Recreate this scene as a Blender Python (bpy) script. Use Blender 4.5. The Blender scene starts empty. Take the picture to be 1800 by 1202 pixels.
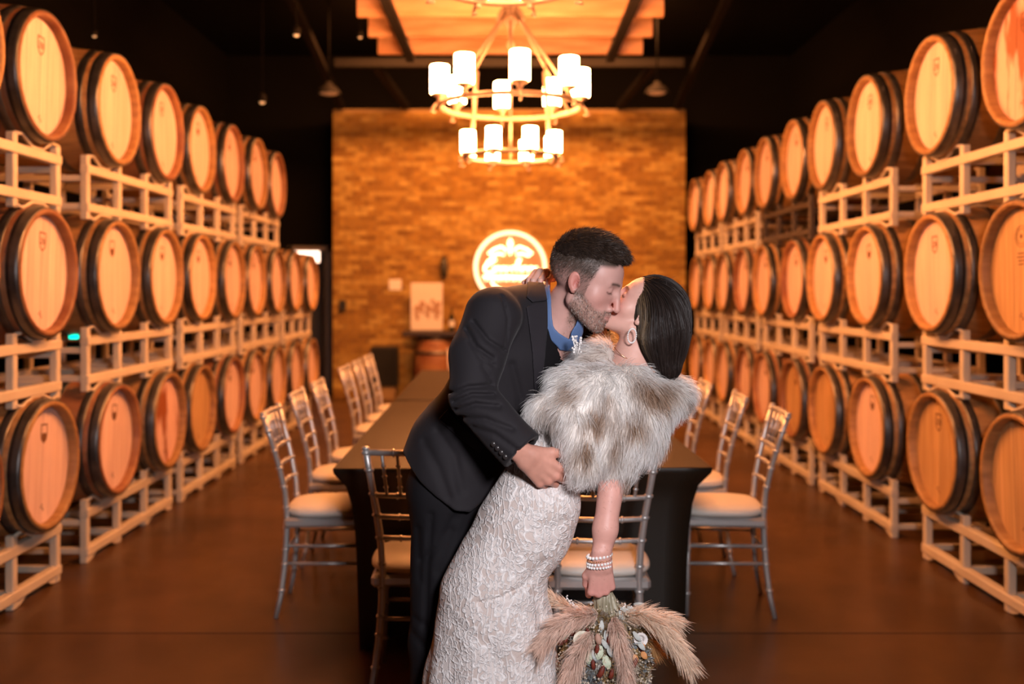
import bpy, math, random
import numpy as np
from mathutils import Vector, Matrix

PI = math.pi
random.seed(7)
RNG = np.random.default_rng(7)
SC = bpy.context.scene
COL = SC.collection

# ------------------------------------------------------------------ camera, light, exposure
CAMH = 1.47
FPX = 1750.0
cam_d = bpy.data.cameras.new('camera')
cam = bpy.data.objects.new('camera', cam_d)
COL.objects.link(cam)
cam.location = (0, 0, CAMH)
cam.rotation_euler = (PI/2, 0, 0)
cam_d.sensor_width = 36.0
cam_d.lens = 35.0
cam_d.shift_x = 5/1800
cam_d.shift_y = -89/1800
cam_d.clip_start = 0.05
cam_d.dof.use_dof = True
cam_d.dof.focus_distance = 2.5
cam_d.dof.aperture_fstop = 2.0
SC.camera = cam

world = bpy.data.worlds.new('world')
SC.world = world
world.use_nodes = True
world.node_tree.nodes['Background'].inputs[0].default_value = (1.0, 0.42, 0.14, 1)
world.node_tree.nodes['Background'].inputs[1].default_value = 0.012

WARM = (1.0, 0.355, 0.105)
SHADE_STRENGTH = 150.0

def rad_(x): return x*PI/180
def add_area(name, loc, target, size, power, color, shape='DISK', size_y=None, spread=None):
    d = bpy.data.lights.new(name, 'AREA')
    d.shape = shape; d.size = size
    if size_y: d.size_y = size_y
    d.energy = power; d.color = color
    if spread: d.spread = spread
    o = bpy.data.objects.new(name, d); COL.objects.link(o)
    o.location = loc
    o.rotation_euler = (Vector(target)-Vector(loc)).to_track_quat('-Z', 'Y').to_euler()
    return o
# photographer's flash, just above and right of the camera
add_area('flash_light', (0.5, 0.0, 1.98), (0.12, 2.6, 1.0), 0.34, 33, (0.99, 0.94, 0.98), spread=rad_(118))
# added area light with no fixture, brightens the brick feature wall from above
add_area('added_wall_wash', (0, 11.0, 4.55), (0, 13.9, 1.6), 3.6, 300, WARM, 'RECTANGLE', 0.2)

# invented warm overhead fill, lifts the distant barrel heads
add_area('added_far_fill', (0, 9.9, 4.5), (0, 9.9, 0), 2.4, 190, WARM, 'RECTANGLE', 1.6)

SC.view_settings.view_transform = 'Standard'
SC.view_settings.look = 'None'
SC.view_settings.exposure = 0.0
SC.view_settings.gamma = 1.0
SC.view_settings.use_curve_mapping = False
SC.cycles.use_denoising = True
SC.cycles.max_bounces = 6
SC.cycles.sample_clamp_indirect = 6.0
SC.cycles.caustics_reflective = False
SC.cycles.caustics_refractive = False

# ------------------------------------------------------------------ helpers
def W(px, py, Y):
    return np.array([(px-895.0)/FPX*Y, Y, CAMH-(py-512.0)/FPX*Y])

def tag(o, label=None, cat=None, group=None, kind=None):
    if label: o['label'] = label
    if cat: o['category'] = cat
    if group: o['group'] = group
    if kind: o['kind'] = kind
    return o

def empty(name, loc=(0,0,0), rz=0.0):
    o = bpy.data.objects.new(name, None); COL.objects.link(o)
    o.location = loc; o.rotation_euler = (0, 0, rz)
    o.empty_display_size = 0.1
    return o

def copy_tree(o, parent=None):
    c = o.copy(); COL.objects.link(c)
    if parent is not None: c.parent = parent
    for ch in [x for x in KIDS.get(o.name, [])]:
        c2 = copy_tree(ch, c)
        KIDS.setdefault(c.name, []).append(c2)
    return c
KIDS = {}

def link_mesh(name, me, material=None, parent=None, loc=None):
    o = bpy.data.objects.new(name, me); COL.objects.link(o)
    if material is not None and not me.materials: me.materials.append(material)
    if parent is not None:
        o.parent = parent
        KIDS.setdefault(parent.name, []).append(o)
    if loc is not None: o.location = loc
    return o

class MB:
    """collects simple shapes into one mesh"""
    def __init__(s): s.v = []; s.f = []; s.sm = []
    def add(s, vs, fs, smooth=False):
        n = len(s.v); s.v += [tuple(v) for v in vs]
        s.f += [tuple(i+n for i in f) for f in fs]; s.sm += [smooth]*len(fs)
        return s
    def box(s, c, d, R=None, bev=0.0):
        hx, hy, hz = d[0]/2, d[1]/2, d[2]/2
        if bev > 0:
            b = min(bev, hx*.9, hy*.9, hz*.9)
            vs = []
            for sx in (-1,1):
                for sy in (-1,1):
                    for sz in (-1,1):
                        vs.append((sx*hx, sy*(hy-b), sz*(hz-b)))
                        vs.append((sx*(hx-b), sy*hy, sz*(hz-b)))
                        vs.append((sx*(hx-b), sy*(hy-b), sz*hz))
            def I(sx,sy,sz,k): return ((sx>0)*4+(sy>0)*2+(sz>0))*3+k
            fs = []
            fs.append([I(1,-1,-1,0),I(1,1,-1,0),I(1,1,1,0),I(1,-1,1,0)])
            fs.append([I(-1,-1,-1,0),I(-1,-1,1,0),I(-1,1,1,0),I(-1,1,-1,0)])
            fs.append([I(-1,1,-1,1),I(-1,1,1,1),I(1,1,1,1),I(1,1,-1,1)])
            fs.append([I(-1,-1,-1,1),I(1,-1,-1,1),I(1,-1,1,1),I(-1,-1,1,1)])
            fs.append([I(-1,-1,1,2),I(1,-1,1,2),I(1,1,1,2),I(-1,1,1,2)])
            fs.append([I(-1,-1,-1,2),I(-1,1,-1,2),I(1,1,-1,2),I(1,-1,-1,2)])
            for sx in (-1,1):
                for sy in (-1,1):
                    q = [I(sx,sy,-1,0),I(sx,sy,-1,1),I(sx,sy,1,1),I(sx,sy,1,0)]
                    fs.append(q if sx*sy > 0 else q[::-1])
                for sz in (-1,1):
                    q = [I(sx,-1,sz,0),I(sx,1,sz,0),I(sx,1,sz,2),I(sx,-1,sz,2)]
                    fs.append(q if sx*sz > 0 else q[::-1])
            for sy in (-1,1):
                for sz in (-1,1):
                    q = [I(-1,sy,sz,1),I(-1,sy,sz,2),I(1,sy,sz,2),I(1,sy,sz,1)]
                    fs.append(q if sy*sz > 0 else q[::-1])
            for sx in (-1,1):
                for sy in (-1,1):
                    for sz in (-1,1):
                        q = [I(sx,sy,sz,0),I(sx,sy,sz,1),I(sx,sy,sz,2)]
                        fs.append(q if sx*sy*sz > 0 else q[::-1])
        else:
            vs = [(sx*hx, sy*hy, sz*hz) for sx in (-1,1) for sy in (-1,1) for sz in (-1,1)]
            fs = [(0,1,3,2),(4,6,7,5),(0,4,5,1),(2,3,7,6),(0,2,6,4),(1,5,7,3)]
        vs = [Vector(v) for v in vs]
        if R is not None: vs = [R @ v for v in vs]
        vs = [v+Vector(c) for v in vs]
        return s.add(vs, fs)
    def bar(s, a, b, w, h, up=(0,0,1), bev=0.0):
        a = Vector(a); b = Vector(b); x = (b-a); L = x.length; x.normalize()
        up = Vector(up); y = up.cross(x)
        if y.length < 1e-4: y = Vector((0,1,0)).cross(x)
        y.normalize(); z = x.cross(y)
        R = Matrix((x, y, z)).transposed()
        return s.box((a+b)/2, (L, w, h), R, bev)
    def tube(s, pts, r, n=8, closed=False, cap=True):
        pts = [Vector(p) for p in pts]; m = len(pts)
        rs = r if hasattr(r, '__len__') else [r]*m
        if closed: T = [(pts[(i+1) % m]-pts[i-1]).normalized() for i in range(m)]
        else: T = [(pts[min(i+1,m-1)]-pts[max(i-1,0)]).normalized() for i in range(m)]
        u = T[0].orthogonal().normalized(); vs = []
        for i in range(m):
            u = (u - T[i]*u.dot(T[i]))
            if u.length < 1e-5: u = T[i].orthogonal()
            u.normalize(); w = T[i].cross(u)
            for k in range(n):
                a = 2*PI*k/n
                vs.append(pts[i]+(u*math.cos(a)+w*math.sin(a))*rs[i])
        fs = []
        for i in range(m if closed else m-1):
            j = (i+1) % m
            for k in range(n):
                fs.append((i*n+k, i*n+(k+1) % n, j*n+(k+1) % n, j*n+k))
        if cap and not closed:
            fs.append(tuple(range(n))[::-1]); fs.append(tuple((m-1)*n+k for k in range(n)))
        return s.add(vs, fs, True)
    def lathe(s, prof, n=24, c=(0,0,0), axis='z', cap=False):
        """prof: (r, h) pairs"""
        vs = []; m = len(prof)
        for r, h in prof:
            for k in range(n):
                a = 2*PI*k/n; p = (r*math.cos(a), r*math.sin(a), h)
                if axis == 'x': p = (h, r*math.cos(a), r*math.sin(a))
                if axis == 'y': p = (r*math.sin(a), h, r*math.cos(a))
                vs.append((p[0]+c[0], p[1]+c[1], p[2]+c[2]))
        fs = [(i*n+k, i*n+(k+1) % n, (i+1)*n+(k+1) % n, (i+1)*n+k) for i in range(m-1) for k in range(n)]
        if cap:
            fs.append(tuple(range(n))[::-1]); fs.append(tuple((m-1)*n+k for k in range(n)))
        return s.add(vs, fs, True)
    def sphere(s, c, r, n=10, m=6):
        rr = r if hasattr(r, '__len__') else (r, r, r)
        vs = [(c[0], c[1], c[2]-rr[2])]
        for i in range(1, m):
            t = -PI/2+PI*i/m
            for k in range(n):
                a = 2*PI*k/n
                vs.append((c[0]+rr[0]*math.cos(t)*math.cos(a), c[1]+rr[1]*math.cos(t)*math.sin(a), c[2]+rr[2]*math.sin(t)))
        vs.append((c[0], c[1], c[2]+rr[2])); top = len(vs)-1
        fs = [(0, 1+(k+1) % n, 1+k) for k in range(n)]
        for i in range(m-2):
            for k in range(n):
                fs.append((1+i*n+k, 1+i*n+(k+1) % n, 1+(i+1)*n+(k+1) % n, 1+(i+1)*n+k))
        fs += [(1+(m-2)*n+k, 1+(m-2)*n+(k+1) % n, top) for k in range(n)]
        return s.add(vs, fs, True)
    def prism(s, poly, d0, d1, axis='x'):
        """poly: 2d points, extruded d0..d1 along axis (x: (y,z), y: (x,z), z: (x,y))"""
        n = len(poly)
        def P(p, d):
            return (d, p[0], p[1]) if axis == 'x' else (p[0], d, p[1]) if axis == 'y' else (p[0], p[1], d)
        vs = [P(p, d0) for p in poly]+[P(p, d1) for p in poly]
        fs = [tuple(range(n))[::-1], tuple(range(n, 2*n))]
        fs += [(i, (i+1) % n, n+(i+1) % n, n+i) for i in range(n)]
        return s.add(vs, fs)
    def mesh(s, name):
        me = bpy.data.meshes.new(name)
        me.from_pydata(s.v, [], s.f)
        me.polygons.foreach_set('use_smooth', s.sm)
        bm_fix(me)
        return me
    def build(s, name, material, parent=None, loc=None):
        return link_mesh(name, s.mesh(name), material, parent, loc)

import bmesh
def bm_fix(me):
    bm = bmesh.new(); bm.from_mesh(me)
    bmesh.ops.recalc_face_normals(bm, faces=bm.faces)
    bm.to_mesh(me); bm.free(); me.update()

def add_uvless(me): return me

# ------------------------------------------------------------------ materials
def mat(name, color, rough=0.6, metal=0.0, **k):
    """k: var (noise colour 2), scale, stretch(x,y,z), bump, bscale, spec, emit, attr, rnd, sheen"""
    m = bpy.data.materials.new(name); m.use_nodes = True
    nt = m.node_tree; N = nt.nodes; L = nt.links
    b = N['Principled BSDF']
    b.inputs['Roughness'].default_value = rough
    b.inputs['Metallic'].default_value = metal
    b.inputs['Base Color'].default_value = (*color, 1)
    if 'spec' in k: b.inputs['Specular IOR Level'].default_value = k['spec']
    if 'sheen' in k:
        b.inputs['Sheen Weight'].default_value = k['sheen']
        b.inputs['Sheen Roughness'].default_value = 0.4
    if 'coat' in k: b.inputs['Coat Weight'].default_value = k['coat']
    if 'sss' in k:
        b.inputs['Subsurface Weight'].default_value = k['sss']
        b.inputs['Subsurface Radius'].default_value = (1, .35, .2)
        b.inputs['Subsurface Scale'].default_value = 0.008
    if 'emit' in k:
        b.inputs['Emission Color'].default_value = (*k.get('ecol', color), 1)
        b.inputs['Emission Strength'].default_value = k['emit']
    src = None
    tc = N.new('ShaderNodeTexCoord'); mp = N.new('ShaderNodeMapping')
    L.new(tc.outputs['Object'], mp.inputs[0])
    mp.inputs['Scale'].default_value = k.get('stretch', (1, 1, 1))
    if 'attr' in k:
        at = N.new('ShaderNodeAttribute'); at.attribute_name = k['attr']
        src = at.outputs['Color']
    if 'var' in k:
        nz = N.new('ShaderNodeTexNoise'); nz.inputs['Scale'].default_value = k.get('scale', 5)
        nz.inputs['Detail'].default_value = k.get('detail', 5)
        L.new(mp.outputs[0], nz.inputs['Vector'])
        if 'rnd' in k:
            oi = N.new('ShaderNodeObjectInfo'); ad = N.new('ShaderNodeVectorMath')
            ml = N.new('ShaderNodeMath'); ml.operation = 'MULTIPLY'; ml.inputs[1].default_value = 37.0
            L.new(oi.outputs['Random'], ml.inputs[0]); cx = N.new('ShaderNodeCombineXYZ')
            L.new(ml.outputs[0], cx.inputs[0]); L.new(ml.outputs[0], cx.inputs[1]); L.new(ml.outputs[0], cx.inputs[2])
            L.new(mp.outputs[0], ad.inputs[0]); L.new(cx.outputs[0], ad.inputs[1])
            L.new(ad.outputs[0], nz.inputs['Vector'])
        rp = N.new('ShaderNodeValToRGB'); e = rp.color_ramp.elements
        e[0].position = k.get('lo', .35); e[1].position = k.get('hi', .68)
        e[0].color = (*color, 1); e[1].color = (*k['var'], 1)
        L.new(nz.outputs['Fac'], rp.inputs[0])
        if src is None: src = rp.outputs[0]
        else:
            mx = N.new('ShaderNodeMix'); mx.data_type = 'RGBA'; mx.blend_type = 'MULTIPLY'
            mx.inputs[0].default_value = 1
            L.new(src, mx.inputs[6]); L.new(rp.outputs[0], mx.inputs[7]); src = mx.outputs[2]
    if k.get('rnd'):
        oi = N.new('ShaderNodeObjectInfo'); hs = N.new('ShaderNodeHueSaturation')
        mr = N.new('ShaderNodeMapRange'); mr.inputs[3].default_value = 1-k['rnd']; mr.inputs[4].default_value = 1+k['rnd']*.6
        L.new(oi.outputs['Random'], mr.inputs[0]); L.new(mr.outputs[0], hs.inputs['Value'])
        if src is not None: L.new(src, hs.inputs['Color'])
        else: hs.inputs['Color'].default_value = (*color, 1)
        src = hs.outputs[0]
    if src is not None: L.new(src, b.inputs['Base Color'])
    if 'bump' in k:
        nb = N.new('ShaderNodeTexNoise'); nb.inputs['Scale'].default_value = k.get('bscale', 60)
        nb.inputs['Detail'].default_value = 4
        L.new(mp.outputs[0], nb.inputs['Vector'])
        bp = N.new('ShaderNodeBump'); bp.inputs['Strength'].default_value = k['bump']
        bp.inputs['Distance'].default_value = k.get('bdist', .01)
        L.new(nb.outputs['Fac'], bp.inputs['Height']); L.new(bp.outputs[0], b.inputs['Normal'])
    m.diffuse_color = (*color, 1)
    return m

M = {}
M['black_wall'] = mat('black_wall', (.004,.0035,.003), .95, spec=.1)
M['ceiling'] = mat('ceiling_black', (.004,.0035,.003), .95, spec=.1)
M['dark_metal'] = mat('dark_metal', (.009,.007,.006), .75, spec=.15)
M['stave'] = mat('stave_oak', (.28,.140,.050), .55, var=(.42,.23,.085), scale=7, stretch=(.6,4,4), rnd=.30, bump=.15, bscale=40)
M['stave_red'] = mat('stave_wine_stained', (.20,.065,.028), .55, var=(.36,.17,.07), scale=3, stretch=(.8,2,2), rnd=.2, bump=.15, bscale=40)
M['head'] = mat('head_oak', (.72,.485,.41), .6, var=(.82,.60,.52), scale=6, stretch=(1,12,.5), rnd=.10)
M['head_amber'] = mat('head_amber_oak', (.50,.29,.12), .55, var=(.66,.42,.20), scale=5, stretch=(1,10,.5), rnd=.15)
M['head_stain'] = mat('head_wine_stained_oak', (.76,.48,.40), .6, var=(.30,.08,.02), scale=3.6, stretch=(1,2.6,.8), lo=.5, hi=.62, detail=3)
M['chime'] = mat('chime_oak', (.55,.32,.14), .55, var=(.70,.46,.24), scale=14, rnd=.1)
M['hoop'] = mat('galvanised_hoop', (.085,.080,.078), .38, .8, var=(.17,.16,.155), scale=9, rnd=.25, bump=.08, bscale=30)
M['stamp'] = mat('burnt_stamp', (.16,.065,.022), .8)
M['rack'] = mat('rack_cream_paint', (.62,.53,.41), .42, var=(.70,.61,.48), scale=4, rnd=.05)
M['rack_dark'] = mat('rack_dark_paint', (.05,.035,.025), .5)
M['silver'] = mat('silver_chair_paint', (.62,.60,.585), .34, .6)
M['cushion'] = mat('ivory_cushion', (.78,.72,.64), .5, bump=.1, bscale=90)
M['cloth'] = mat('black_stretch_cloth', (.016,.010,.005), .50, spec=.6)
M['mortar'] = mat('mortar', (.36,.23,.10), .9, bump=.3, bscale=90)
M['timber'] = mat('pine_timber', (.50,.25,.12), .6, var=(.72,.42,.25), scale=3.2, stretch=(.7,5,5), rnd=.12, bump=.15, bscale=20)
M['bronze'] = mat('aged_bronze', (.24,.17,.13), .45, .3, bump=.2, bscale=80)
M['shade'] = mat('lit_frosted_glass', (.9,.9,.9), .5, emit=SHADE_STRENGTH, ecol=WARM)
M['neon'] = mat('warm_white_neon', (.9,.9,.9), .5, emit=9, ecol=(1,.55,.28))
M['neon_ring'] = mat('soft_white_neon', (.9,.9,.9), .5, emit=2.6, ecol=(1,.58,.33))
M['door_grey'] = mat('grey_door_metal', (.20,.17,.15), .5)
M['white'] = mat('white_paint', (.75,.73,.70), .5)
M['black'] = mat('black_plastic', (.012,.012,.012), .5)
M['lamp_dim'] = mat('dim_lamp_glass', (.8,.7,.6), .4, emit=.8, ecol=(1,.5,.2))

# floor: polished dark concrete
def floor_material():
    m = bpy.data.materials.new('stained_concrete'); m.use_nodes = True
    nt = m.node_tree; N = nt.nodes; L = nt.links; b = N['Principled BSDF']
    g = N.new('ShaderNodeNewGeometry')
    n1 = N.new('ShaderNodeTexNoise'); n1.inputs['Scale'].default_value = 1.3; n1.inputs['Detail'].default_value = 8
    L.new(g.outputs['Position'], n1.inputs['Vector'])
    r1 = N.new('ShaderNodeValToRGB'); e = r1.color_ramp.elements
    e[0].position = .3; e[0].color = (.045,.020,.006,1); e[1].position = .72; e[1].color = (.115,.055,.018,1)
    L.new(n1.outputs['Fac'], r1.inputs[0]); L.new(r1.outputs[0], b.inputs['Base Color'])
    n2 = N.new('ShaderNodeTexNoise'); n2.inputs['Scale'].default_value = 3; n2.inputs['Detail'].default_value = 6
    L.new(g.outputs['Position'], n2.inputs['Vector'])
    mr = N.new('ShaderNodeMapRange'); mr.inputs[3].default_value = .24; mr.inputs[4].default_value = .46
    L.new(n2.outputs['Fac'], mr.inputs[0]); L.new(mr.outputs[0], b.inputs['Roughness'])
    b.inputs['Specular IOR Level'].default_value = .5
    return m
M['floor'] = floor_material()

def brick_material():
    m = bpy.data.materials.new('fired_brick'); m.use_nodes = True
    nt = m.node_tree; N = nt.nodes; L = nt.links; b = N['Principled BSDF']
    b.inputs['Roughness'].default_value = .85
    g = N.new('ShaderNodeNewGeometry'); sx = N.new('ShaderNodeSeparateXYZ')
    L.new(g.outputs['Position'], sx.inputs[0])
    def mth(op, a, c=None, v=None):
        n = N.new('ShaderNodeMath'); n.operation = op
        L.new(a, n.inputs[0])
        if c is not None: L.new(c, n.inputs[1])
        if v is not None: n.inputs[1].default_value = v
        return n.outputs[0]
    row = mth('FLOOR', mth('DIVIDE', sx.outputs[2], v=BH))
    half = mth('MULTIPLY', mth('MODULO', row, v=2.0), v=.5)
    colm = mth('FLOOR', mth('ADD', mth('DIVIDE', sx.outputs[0], v=BW), half))
    cv = N.new('ShaderNodeCombineXYZ'); L.new(row, cv.inputs[0]); L.new(colm, cv.inputs[1])
    wn = N.new('ShaderNodeTexWhiteNoise'); wn.noise_dimensions = '2D'; L.new(cv.outputs[0], wn.inputs['Vector'])
    rp = N.new('ShaderNodeValToRGB'); rp.color_ramp.elements[0].color = (.28,.140,.024,1)
    rp.color_ramp.elements[1].color = (.55,.37,.10,1); rp.color_ramp.elements[1].position = 1
    x = rp.color_ramp.elements.new(.55); x.color = (.43,.245,.045,1)
    L.new(wn.outputs['Value'], rp.inputs[0])
    nz = N.new('ShaderNodeTexNoise'); nz.inputs['Scale'].default_value = 9; nz.inputs['Detail'].default_value = 6
    L.new(g.outputs['Position'], nz.inputs['Vector'])
    mx = N.new('ShaderNodeMix'); mx.data_type = 'RGBA'; mx.blend_type = 'MULTIPLY'; mx.inputs[0].default_value = .7
    r2 = N.new('ShaderNodeValToRGB'); r2.color_ramp.elements[0].color = (.5,.45,.4,1); r2.color_ramp.elements[1].color = (1,1,1,1)
    r2.color_ramp.elements[0].position = .3; r2.color_ramp.elements[1].position = .65
    L.new(nz.outputs['Fac'], r2.inputs[0]); L.new(rp.outputs[0], mx.inputs[6]); L.new(r2.outputs[0], mx.inputs[7])
    L.new(mx.outputs[2], b.inputs['Base Color'])
    return m
BW, BH = .2046, .0678
M['brick'] = brick_material()

# ------------------------------------------------------------------ setting
def struct(name, mb, m, parent=None):
    o = mb.build(name, m, parent)
    if parent is None: o['kind'] = 'structure'
    return o
XW, YB, ZC = 4.1, 14.5, 4.9
fl = struct('floor', MB().box((0, 6.75, -.05), (2*XW, 15.5, .1)), M['floor'])
# saw-cut control joints
MB().box((0, 4.28, .0006), (2*XW-.1, .007, .0012)).box((0, 9.4, .0006), (2*XW-.1, .007, .0012)).build('control_joint', mat('joint_dark', (.02,.012,.008), .9), fl)
struct('ceiling', MB().box((0, 6.75, ZC+.05), (2*XW, 15.5, .1)), M['ceiling'])
struct('wall_left', MB().box((-XW-.05, 6.75, ZC/2), (.1, 15.5, ZC)), M['black_wall'])
struct('wall_right', MB().box((XW+.05, 6.75, ZC/2), (.1, 15.5, ZC)), M['black_wall'])
struct('wall_front', MB().box((0, -1.05, ZC/2), (2*XW, .1, ZC)), M['black_wall'])
# black wall behind the brick, with a doorway at the left (x -3.2 .. -2.56)
DX0, DX1, DZ = -3.2, -2.58, 2.12
struct('wall_back', MB().box(((-XW+DX0)/2, YB+.05, ZC/2), (DX0+XW, .1, ZC)).box(((DX1+XW)/2, YB+.05, ZC/2), (XW-DX1, .1, ZC))
       .box(((DX0+DX1)/2, YB+.05, (ZC+DZ)/2), (DX1-DX0, .1, ZC-DZ)), M['black_wall'])
# corridor behind the doorway
struct('wall_corridor', MB().box((-3.75, YB+.9, 1.3), (.1, 1.6, 2.6)).box((-2.3, YB+.9, 1.3), (.1, 1.6, 2.6))
       .box((-3.0, YB+1.75, 1.3), (1.6, .1, 2.6)), mat('corridor_paint', (.30,.25,.20), .8))
struct('floor_corridor', MB().box((-3.0, YB+.9, -.05), (1.6, 1.6, .1)), mat('corridor_floor', (.5,.42,.34), .6))
struct('ceiling_corridor', MB().box((-3.0, YB+.9, 2.65), (1.6, 1.6, .1)), M['white'])
dr = empty('door_1', (DX1, YB, 0)); dr['kind'] = 'structure'
MB().bar((-.03, -.02, 0), (-.03, -.02, DZ), .07, .12).bar((DX0-DX1+.03, -.02, 0), (DX0-DX1+.03, -.02, DZ), .07, .12).bar((DX0-DX1, -.02, DZ-.03), (0, -.02, DZ-.03), .12, .07).build('door_frame', M['door_grey'], dr)
MB().box((-.10, .36, 1.03), (.045, .62, 2.03), None, .004).build('door_leaf', M['door_grey'], dr)
MB().box((-.127, .36, 1.35), (.008, .16, 1.0)).build('door_glass', mat('wired_glass', (.05,.06,.06), .1), dr)
MB().tube([(-.14,.60,1.0),(-.19,.60,1.0),(-.19,.50,1.0)], .01).build('door_handle', M['silver'], dr)
lamp = MB().box((-3.14, YB+.72, 2.02), (.54, .12, .25), None, .02).build('corridor_light', M['white'])
tag(lamp, 'glowing white light box in the doorway left of the brick wall', 'light')
MB().box((0, 0, 0), (.50, .012, .21), None, .004).build('diffuser', mat('corridor_diffuser', (.9,.9,.9), .5, emit=5, ecol=(1,.66,.48)), lamp, (-3.14, YB+.655, 2.02))
MB().bar((-3.14, YB+.72, 2.14), (-3.14, YB+.72, 2.6), .02, .02).build('hanger', M['door_grey'], lamp)

# brick feature wall
BX0, BX1, BZ1, BY = -2.43, 2.43, 3.98, 13.7
wb = struct('wall_brick', MB().box(((BX0+BX1)/2, BY+.30, BZ1/2), (BX1-BX0-.004, .58, BZ1-.004)), M['mortar'])
def brick_me(w):
    return MB().box((0, 0, 0), (w-.011, .03, BH-.011), None, .003).mesh('brick')
bm_full = brick_me(BW)
rest = MB(); nb = 0
rows = int(BZ1/BH)
prng = random.Random(3)
for r in range(rows):
    off = -.5*(r % 2)
    k0 = int(math.floor(BX0/BW))-1
    for k in range(k0, -k0+2):
        xa = (k+off)*BW; xb = xa+BW
        xa2, xb2 = max(xa, BX0), min(xb, BX1)
        if xb2-xa2 < .03: continue
        cx, cz = (xa2+xb2)/2, (r+.5)*BH
        pr = prng.uniform(-.003, .004)
        px = 895+cx/BY*FPX; py = 512-(cz-CAMH)/BY*FPX
        vis = (590 < px < 790 and 380 < py < 690) or (1010 < px < 1200 and 300 < py < 480) 
        if vis and xb-xa2 > BW*.99 and xb2-xa > BW*.99 and nb < 299 and not (640 < px < 790 and py > 575):
            link_mesh('brick', bm_full, M['brick'], wb, (cx, BY+pr, cz)); nb += 1
        else:
            rest.box((cx, BY+pr, cz), (xb2-xa2-.011, .03, BH-.011), None, .003)
ro = rest.build('brick_courses', M['brick'], wb); ro['kind'] = 'stuff'

# dark roof steel above the brick wall
bs = MB().bar((-2.1, 12.0, 4.22), (2.1, 12.0, 4.22), .08, .10)
struct('ceiling_beam', bs, M['dark_metal'])
struct('ceiling_beam', MB().bar((-1.62, 12.0, 4.2), (-1.4, 13.65, 4.0), .08, .08), M['dark_metal'])
struct('ceiling_beam', MB().bar((1.75, 12.0, 4.2), (1.5, 13.65, 4.0), .08, .08), M['dark_metal'])
struct('ceiling_beam', MB().bar((-2.15, 9.6, 4.4), (-2.3, 13.65, 4.0), .08, .08), M['dark_metal'])
struct('ceiling_beam', MB().bar((2.15, 9.6, 4.4), (2.3, 13.65, 4.0), .08, .08), M['dark_metal'])

# ------------------------------------------------------------------ wine barrels
BL, RC, RB = .94, .308, .354           # length, chime radius, bilge radius
def brad(t):                            # t: -1..1 along the axis
    return RC+(RB-RC)*(1-t*t)
def barrel_shell():
    mb = MB(); NS = 28; per = 4
    prof = [(-1+2*i/12.0) for i in range(13)]
    rings = []
    for t in prof:
        r = brad(t)-(.004 if abs(t) == 1 else 0); ring = []
        for s in range(NS):
            for q in range(per):
                a = 2*PI*(s+q/per)/NS
                rr = r-(.0035 if q == 0 else 0)
                ring.append((t*BL/2, rr*math.cos(a), rr*math.sin(a)))
        rings.append(ring)
    inner = []
    for sgn in (-1, 1):
        # lip and recessed wall
        for (dx, rr) in ((0.0, RC-.022), (.012, RC-.030), (.055, RC-.030)):
            ring = []
            for s in range(NS):
                for q in range(per):
                    a = 2*PI*(s+q/per)/NS
                    g = .0015 if q == 0 else 0
                    ring.append((sgn*(BL/2-dx), (rr+g)*math.cos(a), (rr+g)*math.sin(a)))
            inner.append(ring)
    allr = [inner[2], inner[1], inner[0]]+rings+[inner[3], inner[4], inner[5]]
    n = NS*per; vs = [p for r in allr for p in r]; fs = []
    for i in range(len(allr)-1):
        for k in range(n):
            fs.append((i*n+k, i*n+(k+1) % n, (i+1)*n+(k+1) % n, (i+1)*n+k))
    mb.add(vs, fs, True)
    me = mb.mesh('shell')
    return me
def hoop_me(x0, x1):
    pr = []
    for i in range(4):
        x = x0+(x1-x0)*i/3; t = x/(BL/2); pr.append((brad(t)+.0035, x))
    t0 = x0/(BL/2); t1 = x1/(BL/2)
    pr = [(brad(t0)-.002, x0)]+pr+[(brad(t1)-.002, x1)]
    mb = MB().lathe(pr, 48, axis='x')
    a = .6; r = brad((x0+x1)/BL)+.005    # rivets
    for da in (-.03, .03):
        mb.sphere(((x0+x1)/2, r*math.cos(a+da), r*math.sin(a+da)), .006, 6, 4)
    return mb.mesh('hoop')
NP, RH = 8, RC-.029
def plank_me(i, sgn=1):
    w = 2*RH/NP; y0 = -RH+i*w+.0008; y1 = y0+w-.0016
    ys = [y0+(y1-y0)*k/4 for k in range(5)]
    up = [(y, math.sqrt(max(RH*RH-y*y, 1e-6))) for y in ys]
    poly = up+[(y, -z) for y, z in up[::-1]]
    d = .0006*((i*7) % 3)
    return MB().prism(poly, BL/2-.062, BL/2-.047+d, 'x').mesh('head_plank')
SHELL = barrel_shell()
hx = [(BL/2-.058, BL/2-.004), (BL/2-.125, BL/2-.085), (BL/2-.285, BL/2-.245)]
HOOPS = [hoop_me(a, b) for a, b in hx]+[hoop_me(-b, -a) for a, b in hx]
PLANKS = [plank_me(i) for i in range(NP)]
BACKHEAD = MB().lathe([(.001, -BL/2+.06), (RH, -BL/2+.06), (RH, -BL/2+.048), (.001, -BL/2+.048)], 32, axis='x').mesh('rear_head')
BACKHEAD.materials.append(M['head_amber'])
def text_mesh(txt, size, name, thick=.0004):
    cu = bpy.data.curves.new(name, 'FONT'); cu.body = txt; cu.size = size
    cu.align_x = 'CENTER'; cu.align_y = 'CENTER'; cu.extrude = thick; cu.resolution_u = 2
    o = bpy.data.objects.new(name, cu); COL.objects.link(o)
    dg = bpy.context.evaluated_depsgraph_get()
    me = bpy.data.meshes.new_from_object(o.evaluated_get(dg), depsgraph=dg)
    bpy.data.objects.remove(o); me.name = name
    return me
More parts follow.
